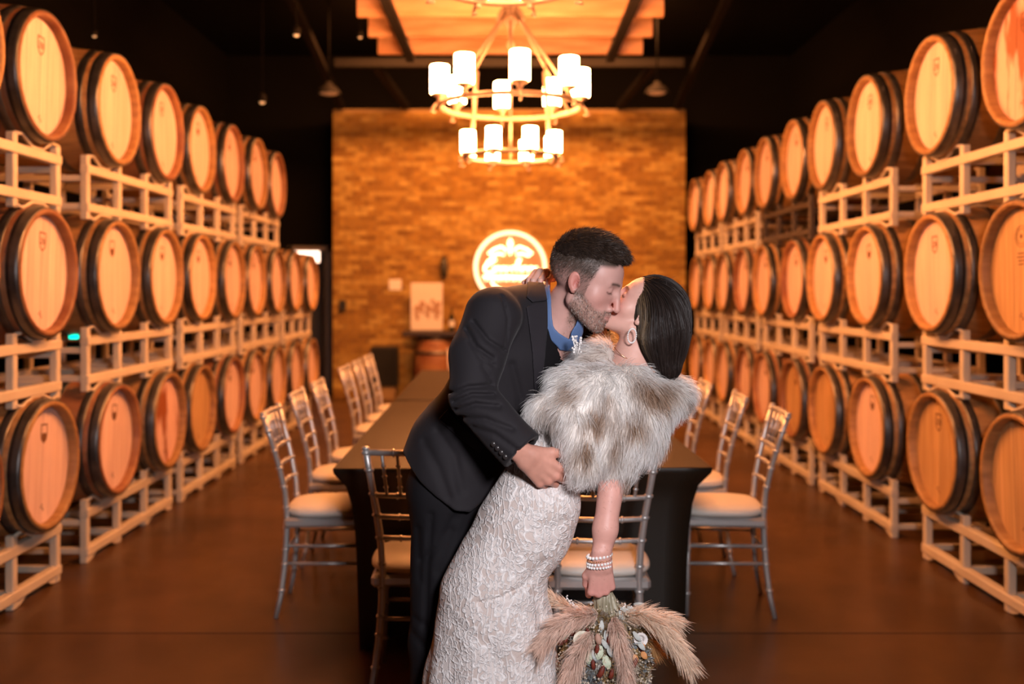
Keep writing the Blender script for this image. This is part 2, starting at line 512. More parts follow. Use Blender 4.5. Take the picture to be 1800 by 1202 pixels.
# stamps live in the plane x = head surface, seen from +x: image right = +y
def to_head(me, y=0, z=0):
    me.transform(Matrix(((0, 0, 1, BL/2-.0455), (1, 0, 0, y), (0, 1, 0, z), (0, 0, 0, 1))))
    return me
def shield(kind):
    mb = MB(); X = BL/2-.0455
    pts = [(-.030,.045),(-.012,.040),(0,.046),(.012,.040),(.030,.045),(.032,0),(.024,-.028),(0,-.045),(-.024,-.028),(-.032,0)]
    m = len(pts)
    for i in range(m):
        a, b = pts[i], pts[(i+1) % m]
        mb.bar((X, a[0], a[1]+.15), (X, b[0], b[1]+.15), .006, .001, up=(1,0,0))
    if kind == 1:   # solid small shield
        mb.prism([(p[0]*.72, p[1]*.5+.13) for p in pts], X-.0004, X+.0004, 'x')
    me = mb.mesh('stamp')
    if kind == 0:
        t = to_head(text_mesh('ZB', .042, 'letters'), 0, .15)
        bm = bmesh.new(); bm.from_mesh(me); bm.from_mesh(t); bm.to_mesh(me); bm.free()
    return me
STAMPS = [shield(0), shield(1)]
mk = MB(); X = BL/2-.0455
for y, z in ((-.012,-.20),(.006,-.205),(.0,-.19),(.012,-.215)):
    mk.lathe([(.001, X+.0004), (.0055, X+.0004)], 8, (0, y, z), 'x')
MARK = mk.mesh('tally_mark')
# round cooper's mark with lines of lettering, only on one barrel
rm = MB()
for R in (.052, .038):
    rm.tube([(X, R*math.cos(a), .15+.9*R*math.sin(a)) for a in np.linspace(0, 2*PI, 25)[:-1]], .0014, 4, True)
rm.lathe([(.001, X+.0004), (.011, X+.0004)], 10, (0, 0, .15), 'x')
ROUND = rm.mesh('round_mark')
# the lettering under the round mark is too soft to read in the photo: four rows of short worn strokes
rw = MB(); rr = random.Random(5)
for i, wd in enumerate((.062, .075, .055, .05)):
    y = -wd/2; z = .075-i*.016
    while y < wd/2:
        l = rr.uniform(.004, .009)
        rw.bar((X, y, z), (X, min(y+l, wd/2), z), .0055, .001, up=(1, 0, 0)); y += l+.0025
ROWS = rw.mesh('worn_lettering')

def make_barrel(headmat, shellmat, stamp):
    root = empty('wine_barrel')
    def part(name, me, m):
        o = bpy.data.objects.new(name, me); COL.objects.link(o)
        if not me.materials: me.materials.append(m)
        o.parent = root; KIDS.setdefault(root.name, []).append(o)
        if me.materials[0] != m:
            o.material_slots[0].link = 'OBJECT'; o.material_slots[0].material = m
        return o
    part('shell', SHELL, shellmat)
    for h in HOOPS: part('hoop', h, M['hoop'])
    for p in PLANKS: part('head_plank', p, headmat)
    part('rear_head', BACKHEAD, M['head_amber'])
    if stamp in (0, 1):
        part('stamp', STAMPS[stamp], M['stamp']); part('tally_mark', MARK, M['stamp'])
    elif stamp == 2:
        part('tally_mark', MARK, M['stamp'])
    elif stamp == 3:
        part('round_mark', ROUND, M['stamp']); part('worn_lettering', ROWS, M['stamp']); part('tally_mark', MARK, M['stamp'])
    return root
B0 = {}
def barrel(kind, loc, face, roll, label, group):
    """kind: (head, shell, stamp). face +1: head looks to +x"""
    if kind not in B0:
        o = make_barrel(*[M[kind[0]], M[kind[1]], kind[2]]); B0[kind] = o
    else: o = copy_tree(B0[kind])
    o.location = loc
    o.rotation_euler = (roll if face > 0 else -roll, 0, 0 if face > 0 else PI)
    tag(o, label, 'barrel', group)
    return o

# ------------------------------------------------------------------ two-barrel steel racks
RHH = .345
def make_rack(half, inner, material, floor):
    """local: front frame in the plane x=0, depth towards -x, width along y"""
    root = empty('barrel_rack'); D = .52; t = .048
    ys = (-half+t/2, -inner, inner, half-t/2)
    def P(name, mb, par=None): return mb.build(name, material, par or root)
    zt, zb = RHH-.075, .062
    for x in (0, -D):
        for z, nm in ((zt, 'top_rail'), (zb, 'bottom_rail')):
            P(nm, MB().box((x, 0, z), (t, 2*half-(.0 if z == zt else .0), t), None, .005))
        for y in ys:
            lowz = .0 if floor else -.004
            P('upright', MB().box((x-.003, y, (RHH+lowz)/2), (t-.008, t-.004, RHH-lowz), None, .005))
        for a, b in ((0, 1), (3, 2)):
            ya, yb = ys[a], ys[b]; ym = (ya+yb)/2; zc = zt+.028
            P('cradle_rod', MB().tube([(x+.012, ya, RHH-.004), (x+.012, ya+(yb-ya)*.16, RHH+.002), (x+.012, ym-(yb-ya)*.12, zc), (x+.012, ym+(yb-ya)*.12, zc), (x+.012, yb-(yb-ya)*.16, RHH+.002), (x+.012, yb, RHH-.004)], .009, 6))
            if not floor:
                P('locking_rod', MB().tube([(x+.012, ya, .012), (x+.012, ya+(yb-ya)*.16, 0), (x+.012, ym-(yb-ya)*.12, zb-.028), (x+.012, ym+(yb-ya)*.12, zb-.028), (x+.012, yb-(yb-ya)*.16, 0), (x+.012, yb, .012)], .009, 6))
            else:
                s = 1 if yb > ya else -1
                for yy, q in ((ya, s), (yb, -s)):
                    pts = [(yy, zb-.02), (yy, .004), (yy+q*.03, .004)]+[(yy+q*(.03+.09*k/4), .004+(zb-.03)*(k/4)**1.6) for k in range(1, 5)]
                    P('foot_gusset', MB().prism([(p[0], p[1]) for p in pts], x-.012, x+.012, 'x'))
    for y in ys[1:3]:
        for z in (zt-.005, zb+.005):
            P('cross_tube', MB().box((-D/2, y, z), (D-t, t*.8, t*.8), None, .004))
    for y in (ys[0], ys[3]):
        for z in (zt-.05, zb+.005):
            P('cross_tube', MB().box((-D/2, y, z), (D-t, t*.7, t*.7), None, .004))
    return root
R0 = {}
def rack(key, half, inner, material, floor, loc, face, label, group):
    if key not in R0:
        o = make_rack(half, inner, material, floor); R0[key] = o
    else: o = copy_tree(R0[key])
    o.location = loc; o.rotation_euler = (0, 0, 0 if face > 0 else PI)
    tag(o, label, 'rack', group)

ORD = ['nearest the camera', 'second from the camera', 'third from the camera', 'fourth from the camera', 'fifth from the camera',
       'sixth from the camera', 'seventh from the camera', 'eighth from the camera', 'ninth from the camera', 'tenth from the camera']
TIER = ['bottom', 'middle', 'top']
ZBAR = [.632, 1.565, 2.498]; ZRK = [0, .93, 1.863]
XH, XR = 2.2, 2.295
BARRELS = {  # (side, tier, k): kind override and look
    ('R', 2, 0): (('head_stain', 'stave', 0), 'barrel head with dark wine drips'),
    ('R', 1, 0): (('head_amber', 'stave', 3), 'amber barrel head with round lettered mark'),
    ('R', 0, 0): (('head_amber', 'stave', 2), 'amber unstamped barrel head'),
    ('R', 0, 3): (('head_amber', 'stave', 2), 'amber unstamped barrel head'),
    ('L', 0, 3): (('head_stain', 'stave', 2), 'barrel head with reddish streak'),
    ('L', 0, 0): (('head_amber', 'stave_red', 2), 'dark reddish oak barrel cut off'),
    ('L', 0, 2): (('head', 'stave_red', 1), 'wine-red barrel with stamped pale head'),
    ('L', 0, 4): (('head_amber', 'stave', 2), 'amber unstamped barrel head'),
}
for side, face in (('L', 1), ('R', -1)):
    cen = [4.38, 6.05, 7.61, 9.17, 10.74] if side == 'L' else [4.79, 6.62, 8.24, 9.86, 11.46]
    half, inner, off = (.68, .215, .41) if side == 'L' else (.70, .225, .43)
    sname = 'left' if side == 'L' else 'right'
    jr = random.Random(11 if side == 'L' else 12)
    for tr in range(3):
        k = 0
        for ri, cy in enumerate(cen):
            if side == 'L' and tr == 2 and ri == 4: continue
            cyj = cy+jr.uniform(-.006, .006)
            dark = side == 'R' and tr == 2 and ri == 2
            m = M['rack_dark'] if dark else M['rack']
            look = 'dark painted' if dark else 'cream painted'
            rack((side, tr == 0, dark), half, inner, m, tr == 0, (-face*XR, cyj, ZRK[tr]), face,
                 '%s steel rack, %s, %s tier, %s wall' % (look, ORD[ri], TIER[tr], sname), 'barrel racks of the %s wall' % sname)
            for s in (-1, 1):
                yb = cyj+s*off+jr.uniform(-.004, .004)+(.045 if (side == 'L' and ri == 0 and s < 0) else 0)
                key = (side, tr, k)
                if key in BARRELS: kind, look = BARRELS[key]
                else:
                    st = 0 if (tr == 2 and k < 4) or (side == 'R' and k == 1) or (side == 'L' and k < 2 and tr > 0) else (1 if k < 7 else 2)
                    red = jr.random() < .18
                    kind = ('head' if tr else ('head' if jr.random() < .6 else 'head_amber'), 'stave_red' if red else 'stave', st)
                    look = ('oak barrel with pale stamped head' if kind[0] == 'head' else 'oak barrel with amber head') if st < 2 else 'plain pale oak barrel'
                barrel(kind, (-face*(XH+BL/2)+jr.uniform(-.012, .012), yb, ZBAR[tr]+jr.uniform(-.006, .006)), face, jr.uniform(-.09, .09),
                       '%s, %s, %s tier, %s wall' % (look, ORD[k], TIER[tr], sname), 'wine barrels of the %s wall' % sname)
                k += 1

# ------------------------------------------------------------------ tables
def stretch_cloth(name, W_, D_, H_, loc, rz, label):
    root = empty(name, loc, rz)
    mb = MB(); n = 14
    per = []
    cs = [(-W_/2, -D_/2), (W_/2, -D_/2), (W_/2, D_/2), (-W_/2, D_/2)]
    for i in range(4):
        a, b = cs[i], cs[(i+1) % 4]
        for k in range(n):
            t = k/n; per.append((a[0]+(b[0]-a[0])*t, a[1]+(b[1]-a[1])*t, t))
    levels = [1, .975, .90, .80, .65, .45, .25, .10, 0]
    vs = []; N = len(per)
    for li, lv in enumerate(levels):
        ins = 0 if lv == 1 else .004 if lv > .96 else .075*(1-math.exp(-(1-lv)*9))+.02*(1-lv)
        for (x, y, t) in per:
            sx = (W_/2-ins)/(W_/2); sy = (D_/2-ins)/(D_/2)
            arch = .10*(4*t*(1-t))**.6
            z = H_*lv if lv > .5 else arch+(H_*.5-arch)*lv/.5
            bulge = -.035*math.sin(PI*t)*(1-lv)
            fx = sx+(bulge/(W_/2) if abs(abs(x)-W_/2) < 1e-6 else 0)
            fy = sy+(bulge/(D_/2) if abs(abs(y)-D_/2) < 1e-6 else 0)
            vs.append((x*fx, y*fy, z))
    fs = [(i*N+k, i*N+(k+1) % N, (i+1)*N+(k+1) % N, (i+1)*N+k) for i in range(len(levels)-1) for k in range(N)]
    mb.add(vs, fs, True)
    top = [(x*.997, y*.997, H_+.004) for x, y, t in per]
    m0 = len(mb.v)
    mb.add(top, [tuple(range(N))])
    for k in range(N):
        mb.f.append((k, (k+1) % N, m0+(k+1) % N, m0+k)); mb.sm.append(True)
    mb.build('cloth', M['cloth'], root)
    tp = MB().box((0, 0, H_-.022), (W_-.03, D_-.03, .03), None, .008); tp.build('table_top', M['door_grey'], root)
    for x in (-1, 1):
        for y in (-1, 1):
            MB().tube([(x*(W_/2-.13), y*(D_/2-.13), .002), (x*(W_/2-.13), y*(D_/2-.13), H_-.04)], .018).build('leg', M['door_grey'], root)
    tag(root, label, 'table', 'black-clothed banquet tables')
    return root
TR = .017
stretch_cloth('banquet_table', 1.52, 2.46, .76, (.035, 5.21, 0), TR, 'long banquet table in black stretch cloth, nearer of two, behind the couple')
stretch_cloth('banquet_table', 1.52, 2.44, .76, (-.005, 7.72, 0), TR, 'black-clothed banquet table, farther of two, towards the brick wall')

# ------------------------------------------------------------------ chiavari chairs
def chair_proto():
    """local: sitter faces +y, origin at floor centre of the seat"""
    root = empty('chiavari_chair'); S = M['silver']
    def post(s):
        zz = [0, .10, .22, .34, .45, .56, .68, .80, .915]
        xx = [.190, .172, .157, .148, .145, .150, .163, .180, .194]
        yy = [-.225, -.205, -.192, -.185, -.182, -.190, -.215, -.247, -.283]
        pts = [(s*x, y, z) for x, y, z in zip(xx, yy, zz)]
        mb = MB().tube(pts, [.011, .0125, .0135, .0135, .014, .0135, .013, .0125, .0125], 10)
        for z in (.12, .235, .30, .40, .49, .585, .67, .75, .84, .905):
            x = np.interp(z, zz, xx)*s; y = np.interp(z, zz, yy)
            mb.lathe([(.012, -.008), (.0175, -.003), (.0175, .003), (.012, .008)], 10, (x, y, z))
        mb.sphere((s*.194, -.284, .92), (.015, .015, .008), 10, 6)
        return mb, pts
    for s in (-1, 1):
        post(s)[0].build('back_leg', S, root)
    def back(z):
        zz = [0, .45, .56, .68, .80, .915]; return (np.interp(z, zz, [.19,.145,.150,.163,.180,.194]), np.interp(z, zz, [-.225,-.182,-.190,-.215,-.247,-.283]))
    def rail(name, z, r=.009, bow=.022):
        x, y = back(z); pts = [(x*(-1+2*i/8), y-bow*(1-(-1+2*i/8)**2), z) for i in range(9)]
        mb = MB().tube(pts, r, 8)
        for i in (2, 4, 6):
            p = pts[i]; mb.lathe([(r, -.006), (r+.004, -.002), (r+.004, .002), (r, .006)], 8, p, 'x')
        mb.build(name, S, root); return pts
    t = rail('top_rail', .905, .0115); l = rail('back_rail', .745)
    rail('back_rail', .665); rail('back_rail', .585)
    for i in range(1, 7):
        f = i/7.0; a = Vector([np.interp(f*8, range(9), [p[k] for p in t]) for k in range(3)])
        b = Vector([np.interp(f*8, range(9), [p[k] for p in l]) for k in range(3)])
        mb = MB().tube([a, b], .0065, 6)
        for q in (.3, .55, .8):
            c = a.lerp(b, q); mb.lathe([(.006, -.006), (.0105, 0), (.006, .006)], 6, c)
        mb.build('spindle', S, root)
    for s in (-1, 1):
        mb = MB().tube([(s*.178, .165, 0), (s*.172, .163, .2), (s*.168, .16, .43)], [.010, .0125, .0135], 10)
        for z in (.10, .235, .30, .38):
            mb.lathe([(.011, -.008), (.0165, -.003), (.0165, .003), (.011, .008)], 10, (s*.171, .1625, z))
        mb.build('front_leg', S, root)
    mb = MB().box((0, -.005, .425), (.375, .375, .045), None, .012)
    mb.build('seat_frame', S, root)
    # padded cushion
    mb = MB(); pr = [(.0, .448), (.92, .448), (1.0, .460), (1.0, .472), (.93, .486), (.70, .496), (.35, .501), (.01, .502)]
    n = 40; vs = []
    for r, z in pr[1:]:
        for k in range(n):
            a = 2*PI*k/n; c, s_ = math.cos(a), math.sin(a); e = 3.2
            q = (abs(c)**e+abs(s_)**e)**(-1/e)
            vs.append((.20*r*q*c, .20*r*q*s_+.003, z))
    fs = [(i*n+k, i*n+(k+1) % n, (i+1)*n+(k+1) % n, (i+1)*n+k) for i in range(len(pr)-2) for k in range(n)]
    fs.append(tuple(range(n))[::-1]); fs.append(tuple((len(pr)-2)*n+k for k in range(n)))
    mb.add(vs, fs, True); mb.build('seat_cushion', M['cushion'], root)
    for z in (.315, .235):
        for s in (-1, 1):
            MB().tube([(s*.150, -.19, z), (s*.170, .163, z)], .008, 8).build('stretcher', S, root)
    for z in (.33, .25):
        MB().tube([(-.172, .163, z), (.172, .163, z)], .008, 8).build('stretcher', S, root)
    MB().tube([(-.150, -.19, .29), (.150, -.19, .29)], .008, 8).build('stretcher', S, root)
    return root
CH = None
def chair(x, y, rz, label, group):
    global CH
    if CH is None: CH = chair_proto(); o = CH
    else: o = copy_tree(CH)
    o.location = (x, y, 0); o.rotation_euler = (0, 0, rz)
    tag(o, label, 'chair', group)
GL = 'silver bamboo-style chairs around the tables'
chair(-.315, 3.78, .02, 'silver chair seen from behind at the table end, beside the man\'s legs', GL)
chair(.322, 3.74, -.02, 'silver chair seen from behind, beyond the woman\'s hanging arm', GL)
OL = ['nearest', 'second', 'third', 'fourth', 'fifth', 'sixth']
for i, (y, x, r) in enumerate(((4.68, -.835, .05), (5.50, -.89, .05), (6.12, -.895, .04), (7.28, -.925, .0), (7.88, -.925, .02), (8.5, -.925, 0))):
    chair(x, y, -PI/2+r, 'silver chair with ivory cushion, %s from the camera on the table\'s left side' % OL[i], GL)
for i, (y, x, r) in enumerate(((4.68, .985, -.08), (5.35, .955, -.08), (6.05, .91, -.05))):
    chair(x, y, PI/2+r, 'silver chair with ivory cushion, %s from the camera on the table\'s right side' % OL[i], GL)
chair(-.42, 9.2, PI-.1, 'silver chair at the far end of the tables, mostly hidden by the man', GL)

# ------------------------------------------------------------------ chandeliers
def chandelier(loc, label, first=None):
    if first is not None:
        o = copy_tree(first); o.location = loc; tag(o, label, 'chandelier', 'two-tier candle chandeliers'); return o
    root = empty('chandelier', loc); Bz = M['bronze']
    # local z=0: upper ring plane
    R1, R2, Z2 = .465, .305, -.335
    def ring(R, z, r):
        return MB().tube([(R*math.cos(a), R*math.sin(a), z) for a in np.linspace(0, 2*PI, 49)[:-1]], r, 8, True)
    ring(R1, 0, .017).build('upper_ring', Bz, root)
    ring(R2, Z2, .015).build('lower_ring', Bz, root)
    hub = MB().lathe([(.012, .72), (.035, .70), (.05, .66), (.022, .63), (.03, .60), (.055, .565), (.02, .52), (.012, .44), (.03, .41), (.012, .38)], 16)
    hub.build('hub', Bz, root)
    ch = MB()
    for i in range(16):
        z = .74+i*.055
        pts = [(.016*math.cos(a) if i % 2 else 0, 0 if i % 2 else .016*math.cos(a), z+.034*math.sin(a)) for a in np.linspace(0, 2*PI, 13)[:-1]]
        ch.tube(pts, .005, 6, True)
    ch.build('chain', Bz, root)
    for k in range(6):
        a = 2*PI*(k+.5)/6
        MB().tube([(.035*math.cos(a), .035*math.sin(a), .63), (R1*math.cos(a), R1*math.sin(a), .0)], .0095, 6).build('rod', Bz, root)
        MB().tube([(R1*.55*math.cos(a), R1*.55*math.sin(a), .26), (R2*math.cos(a), R2*math.sin(a), Z2)], .0075, 6).build('rod', Bz, root)
        sc = MB().tube([(math.cos(a)*(.03+.07*math.sin(q)), math.sin(a)*(.03+.07*math.sin(q)), .60+.05*math.cos(q*1.5)) for q in np.linspace(0, 2.6, 9)], .007, 6)
        sc.build('scroll', Bz, root)
    cup = MB().lathe([(.010, -.055), (.02, -.045), (.012, -.03), (.05, -.012), (.054, 0), (.048, .0), (.01, -.004)], 16).mesh('candle_cup')
    gl = MB().lathe([(.0, 0), (.055, 0), (.058, .004), (.058, .168), (.055, .172), (.0, .172)], 20).mesh('glass_shade')
    for (R, z, ph, n) in ((R1+.005, .075, PI/8*0+.12, 8), (R2-.0, Z2+.015, .42, 8)):
        for k in range(n):
            a = 2*PI*k/n+ph; c, s = math.cos(a), math.sin(a)
            low = z < 0
            link_mesh('candle_cup', cup, Bz, root, (R*c, R*s, z)).scale = (.8, .8, .8) if low else (1, 1, 1)
            link_mesh('glass_shade', gl, M['shade'], root, (R*c, R*s, z)).scale = (.82, .82, .80) if low else (1.05, 1.05, 1.06)
            Rr = R1 if z > 0 else R2; zr = 0 if z > 0 else Z2
            MB().tube([(Rr*c, Rr*s, zr-.02), (R*c, R*s, z-.02)], .009, 6).build('candle_arm', Bz, root)
            pts = [((Rr+.015+.045*q)*c, (Rr+.015+.045*q)*s, zr+.012-.06*q*q+.05*max(0, q-.7)) for q in np.linspace(0, 1.15, 6)]
            pts.append(((Rr+.03)*c, (Rr+.03)*s, zr-.045))
            MB().tube(pts, .008, 6).build('scroll', Bz, root)
    tag(root, label, 'chandelier', 'two-tier candle chandeliers')
    return root
c1 = chandelier((0.01, 6.6, 2.695), 'two-tier bronze candle chandelier glowing in the middle of the picture')
c2 = chandelier((-.015, 4.25, 3.122), 'nearer bronze chandelier, only its lowest ring dipping into the top edge', c1)

# ------------------------------------------------------------------ timber panel hung under the roof
tp = empty('timber_joist_canopy', (0.01, 7.8, 3.62))
for i, y in enumerate((6.55, 7.2, 7.8, 8.42, 9.03)):
    me = MB().box((0, 0, .12), (2.40, .05, .24), None, .004)
    me.build('joist', M['timber'], tp, (0, y-7.8, 0))
for s in (-1, 1):
    MB().box((s*.91, 0.02, -.03), (.075, 2.6, .05)).build('steel_rail', M['dark_metal'], tp)
    for y in (-1.0, 1.0):
        MB().tube([(s*.91, y, .0), (s*.91, y, 1.27)], .012).build('hanger_rod', M['dark_metal'], tp)
tag(tp, 'stepped row of pale pine joists hung on dark rails above the chandelier', 'ceiling frame')

# small lamps under the dark ceiling
def spot(px, py, Y, r, label):
    p = W(px, py, Y); o = empty('ceiling_spotlight', p)
    MB().lathe([(r*1.0, 0), (r*1.15, .02), (r*1.1, r*2), (r*.4, r*2.6)], 14).build('housing', M['dark_metal'], o)
    MB().sphere((0, 0, .004), (r*.85, r*.85, r*.6), 12, 6).build('lamp_glass', M['lamp_dim'], o)
    MB().tube([(0, 0, r*2.4), (0, 0, ZC-p[2])], .008, 6).build('drop_rod', M['black_wall'], o)
    tag(o, label, 'spotlight', 'small lamps under the dark ceiling')
spot(461, 180, 9.5, .033, 'small lit spotlight against black, left of the brick wall')
spot(521, 62, 8.0, .028, 'small lit spotlight upper left, above the gap before the timber joists')
spot(166, 64, 7.2, .018, 'tiny faint spotlight above the second barrel of the left top tier')
spot(633, 66, 8.5, .020, 'tiny faint spotlight touching the left end of the timber joists')
def dome(px, py, Y, label):
    p = W(px, py, Y); o = empty('dome_pendant', p)
    MB().lathe([(.14, 0), (.135, .02), (.10, .07), (.05, .10), (.03, .14), (.0, .145)], 20).build('dome', M['dark_metal'], o)
    MB().sphere((0, 0, .02), (.11, .11, .03), 14, 6).build('lamp_glass', mat('faint_glass', (.7,.6,.5), .4, emit=.06, ecol=(1,.5,.2)), o)
    MB().tube([(0, 0, .13), (0, 0, ZC-p[2])], .01, 6).build('stem', M['black_wall'], o)
    tag(o, label, 'pendant lamp', 'dim dome pendants')
dome(578, 166, 11.2, 'dim metal dome pendant above the top left corner of the brick wall')
dome(1155, 165, 11.2, 'dim metal dome pendant above the right part of the brick wall')

# ------------------------------------------------------------------ things on and before the brick wall
sg = empty('neon_sign', (W(897, 462, BY)[0], BY-.05, W(897, 470, BY)[2]))
Rn = .475
MB().lathe([(.001, 0), (Rn, 0), (Rn, .022), (.001, .022)], 48, axis='y').build('backing_disc', mat('sign_backing', (.40,.22,.12), .5), sg)
MB().tube([(Rn*math.cos(a), -.03, Rn*math.sin(a)) for a in np.linspace(0, 2*PI, 65)[:-1]], .024, 8, True).build('ring_tube', M['neon_ring'], sg)
def neon(name, pts, r=.012):
    pts = [(x, -.035, z) for x, z in pts]
    MB().tube(pts, r, 6).build(name, M['neon'], sg)
def squig(x0, x1, z, amp, n, lean=.02):
    q = np.linspace(0, 1, n*8+1)
    return [(x0+(x1-x0)*t+lean*math.sin(2*PI*n*t), z+amp*math.cos(2*PI*n*t)) for t in q]
neon('torch_tube', [(-.0, .30), (-.025, .34), (0, .39), (.025, .34), (0, .30), (0, .17)])
neon('torch_tube', [(-.035, .30), (.035, .30)])
for s in (-1, 1):
    neon('leaf_tube', [(s*x, z) for x, z in ((.04, .22), (.12, .285), (.22, .25), (.30, .19), (.25, .155), (.16, .19), (.08, .17))])
neon('script_tube', [(-.36, -.01), (-.30, .09), (-.22, .135), (-.20, .10), (-.27, .06), (-.33, .02), (-.36, -.04), (-.30, -.08), (-.22, -.05)])
neon('script_tube', squig(-.24, -.02, -.03, .035, 3))
neon('script_tube', [(.04, -.05), (.00, -.02), (.03, .01), (.07, 0), (.12, .06), (.14, .12), (.11, .11), (.08, .0), (.10, -.06)])
neon('script_tube', squig(.12, .37, -.03, .035, 3))
neon('underline_tube', [(-.37, -.125), (-.2, -.135), (0, -.13), (.2, -.14), (.36, -.13)], .016)
for i in range(7):
    x = -.31+i*.10
    neon('letter_tube', [(x-.028, -.19), (x-.028, -.13), (x+.028, -.13), (x+.028, -.19)], .008)
neon('letter_arc', [(.33*math.sin(a), -.33*math.cos(a)) for a in np.linspace(-.9, .9, 15)], .012)
tag(sg, 'round glowing neon sign on the brick wall, left of the man\'s head', 'neon sign')

def wallbox(name, px0, py0, px1, py1, depth, m, label, cat, bev=.004):
    a = W(px0, py0, BY); b = W(px1, py1, BY)
    o = MB().box((0, 0, 0), (b[0]-a[0], depth, a[2]-b[2]), None, bev).build(name, m, None, ((a[0]+b[0])/2, BY-.016-depth/2, (a[2]+b[2])/2))
    return tag(o, label, cat)
wallbox('light_switch_plate', 684, 491, 706, 510, .012, M['white'], 'small white square wall plate on the brick, left of the picture', 'wall plate')
o = wallbox('thermostat', 598, 528, 609, 545, .05, M['black'], 'small black box on the brick wall near its left edge', 'thermostat')
# dark lantern sconce
sc = empty('wall_sconce', (W(781, 470, BY)[0], BY-.02, W(781, 470, BY)[2]))
MB().box((0, -.01, 0), (.07, .02, .28), None, .004).build('back_plate', M['black'], sc)
MB().lathe([(.03, -.11), (.05, -.09), (.055, .08), (.03, .11), (.0, .12)], 12, (0, -.07, 0)).build('lantern_body', mat('sconce_glass', (.05,.045,.03), .2), sc)
MB().lathe([(.0, .17), (.022, .14), (.03, .12)], 10, (0, -.07, 0)).build('lantern_cap', M['black'], sc)
tag(sc, 'dark lantern sconce on the brick wall, above right of the picture', 'sconce')
# black panel low on the wall
sp = empty('floor_speaker', (W(676, 678, BY-.2)[0], BY-.16, 0.0))
z0, z1 = W(0, 678, BY-.2)[2], W(0, 609, BY-.2)[2]
MB().box((0, 0, (z0+z1)/2), (.36, .26, z1-z0), None, .01).build('cabinet', M['black'], sp)
MB().box((0, 0, z0/2), (.30, .2, z0), None, .01).build('plinth', M['mortar'], sp)
MB().box((0, -.134, (z0+z1)/2), (.32, .006, z1-z0-.04)).build('grille', mat('speaker_grille', (.006,.006,.006), .9), sp)
tag(sp, 'square black speaker cabinet standing low before the brick wall', 'speaker')
# barrel bar table with dark top
bt = empty('barrel_bar_table', (-.62, 13.2, 0))
zt = W(0, 583, 12.9)[2]
MB().box((0, 0, zt-.03), (1.55, .55, .06), None, .008).build('table_top', mat('dark_bar_top', (.03,.018,.012), .4), bt)
for x in (-.35, .5):
    pr = [(.24+.055*(1-t*t), (t+1)*(zt-.06)/2) for t in np.linspace(-1, 1, 9)]
    b_ = MB().lathe(pr, 24, (x, 0, 0), cap=True).build('barrel_pedestal', M['stave_red'], bt)
    for t in (-.92, -.5, .5, .92):
        r = .245+.055*(1-t*t); z = (t+1)*(zt-.06)/2
        MB().lathe([(r-.004, z-.022), (r+.002, z-.022), (r+.002, z+.022), (r-.004, z+.022)], 24, (x, 0, 0)).build('hoop', M['hoop'], b_)
tag(bt, 'dark-topped bar table on a reddish barrel, before the brick wall', 'table')
# canvas picture leaning on it
cp = empty('canvas_picture', (W(750, 583, 13.5)[0], 13.5, zt))
cw, chh = .43, .64
cvm = mat('canvas_print', (.74,.66,.60), .8)
c_ = MB().box((0, 0, chh/2), (cw, .03, chh), None, .003).build('canvas', cvm, cp)
tm = mat('canvas_tree_ink', (.42,.26,.18), .8)
for x, z, h in ((-.13, .26, .20), (-.06, .30, .24), (.02, .25, .16), (.10, .29, .26), (.155, .27, .2)):
    mb = MB(); rr = random.Random(int(x*1000))
    for q in range(7):
        mb.sphere((x+rr.uniform(-.02, .02), -.0165, z+h*.5*rr.uniform(-1, .9)), (.028, .001, .035), 8, 4)
    mb.bar((x, -.016, z-.14), (x, -.016, z), .006, .001, up=(0, 1, 0)).build('painted_tree', tm, cp)
tag(cp, 'white canvas picture of brown trees leaning above the dark bar table', 'picture')
bo = empty('wine_bottle', (W(794, 583, 13.1)[0], 13.1, zt))
MB().lathe([(.0, 0), (.036, 0), (.037, .01), (.037, .17), (.03, .20), (.014, .235), (.013, .29), (.015, .292), (.015, .30), (.0, .30)], 16).build('bottle_body', mat('dark_bottle_glass', (.01,.015,.008), .1), bo)
MB().lathe([(.0375, .06), (.0375, .14)], 16).build('paper_label', M['white'], bo)
tag(bo, 'small dark bottle standing on the bar table right of the picture', 'bottle')
# little green indicator behind the left racks
gi = MB().box((0, 0, 0), (.05, .02, .022), None, .004).build('indicator_light', mat('green_led', (.0,.5,.35), .4, emit=2.5, ecol=(0,.9,.6)), None, (-2.44, 5.58, W(0,592,5.58)[2]))
tag(gi, 'tiny green indicator light between the left racks', 'indicator light')

# ================================================================== signed distance modelling for bodies and clothes
F32 = np.float32
def A3(p): return np.asarray(p, dtype=F32)
def smin(a, b, k):
    h = np.clip(.5+.5*(b-a)/k, 0, 1); return b+(a-b)*h-k*h*(1-h)
def smax(a, b, k): return -smin(-a, -b, k)
def sphere(P, c, r): return np.linalg.norm(P-A3(c), axis=1)-r
def cone(P, a, b, r1, r2):
    a = A3(a); b = A3(b); pa = P-a; ba = b-a
    h = np.clip(pa@ba/max(float(ba@ba), 1e-9), 0, 1)
    return np.linalg.norm(pa-h[:, None]*ba, axis=1)-(r1+(r2-r1)*h)
def chain(P, pts, rs, k=.01):
    d = None
    for i in range(len(pts)-1):
        e = cone(P, pts[i], pts[i+1], rs[i], rs[i+1]); d = e if d is None else smin(d, e, k)
    return d
def ell(P, c, r, R=None):
    """R: columns are the ellipsoid's axes"""
    q = P-A3(c)
    if R is not None: q = q@np.asarray(R, dtype=F32)
    r = A3(r); k0 = np.linalg.norm(q/r, axis=1); k1 = np.linalg.norm(q/(r*r), axis=1)
    return k0*(k0-1)/np.maximum(k1, 1e-6)
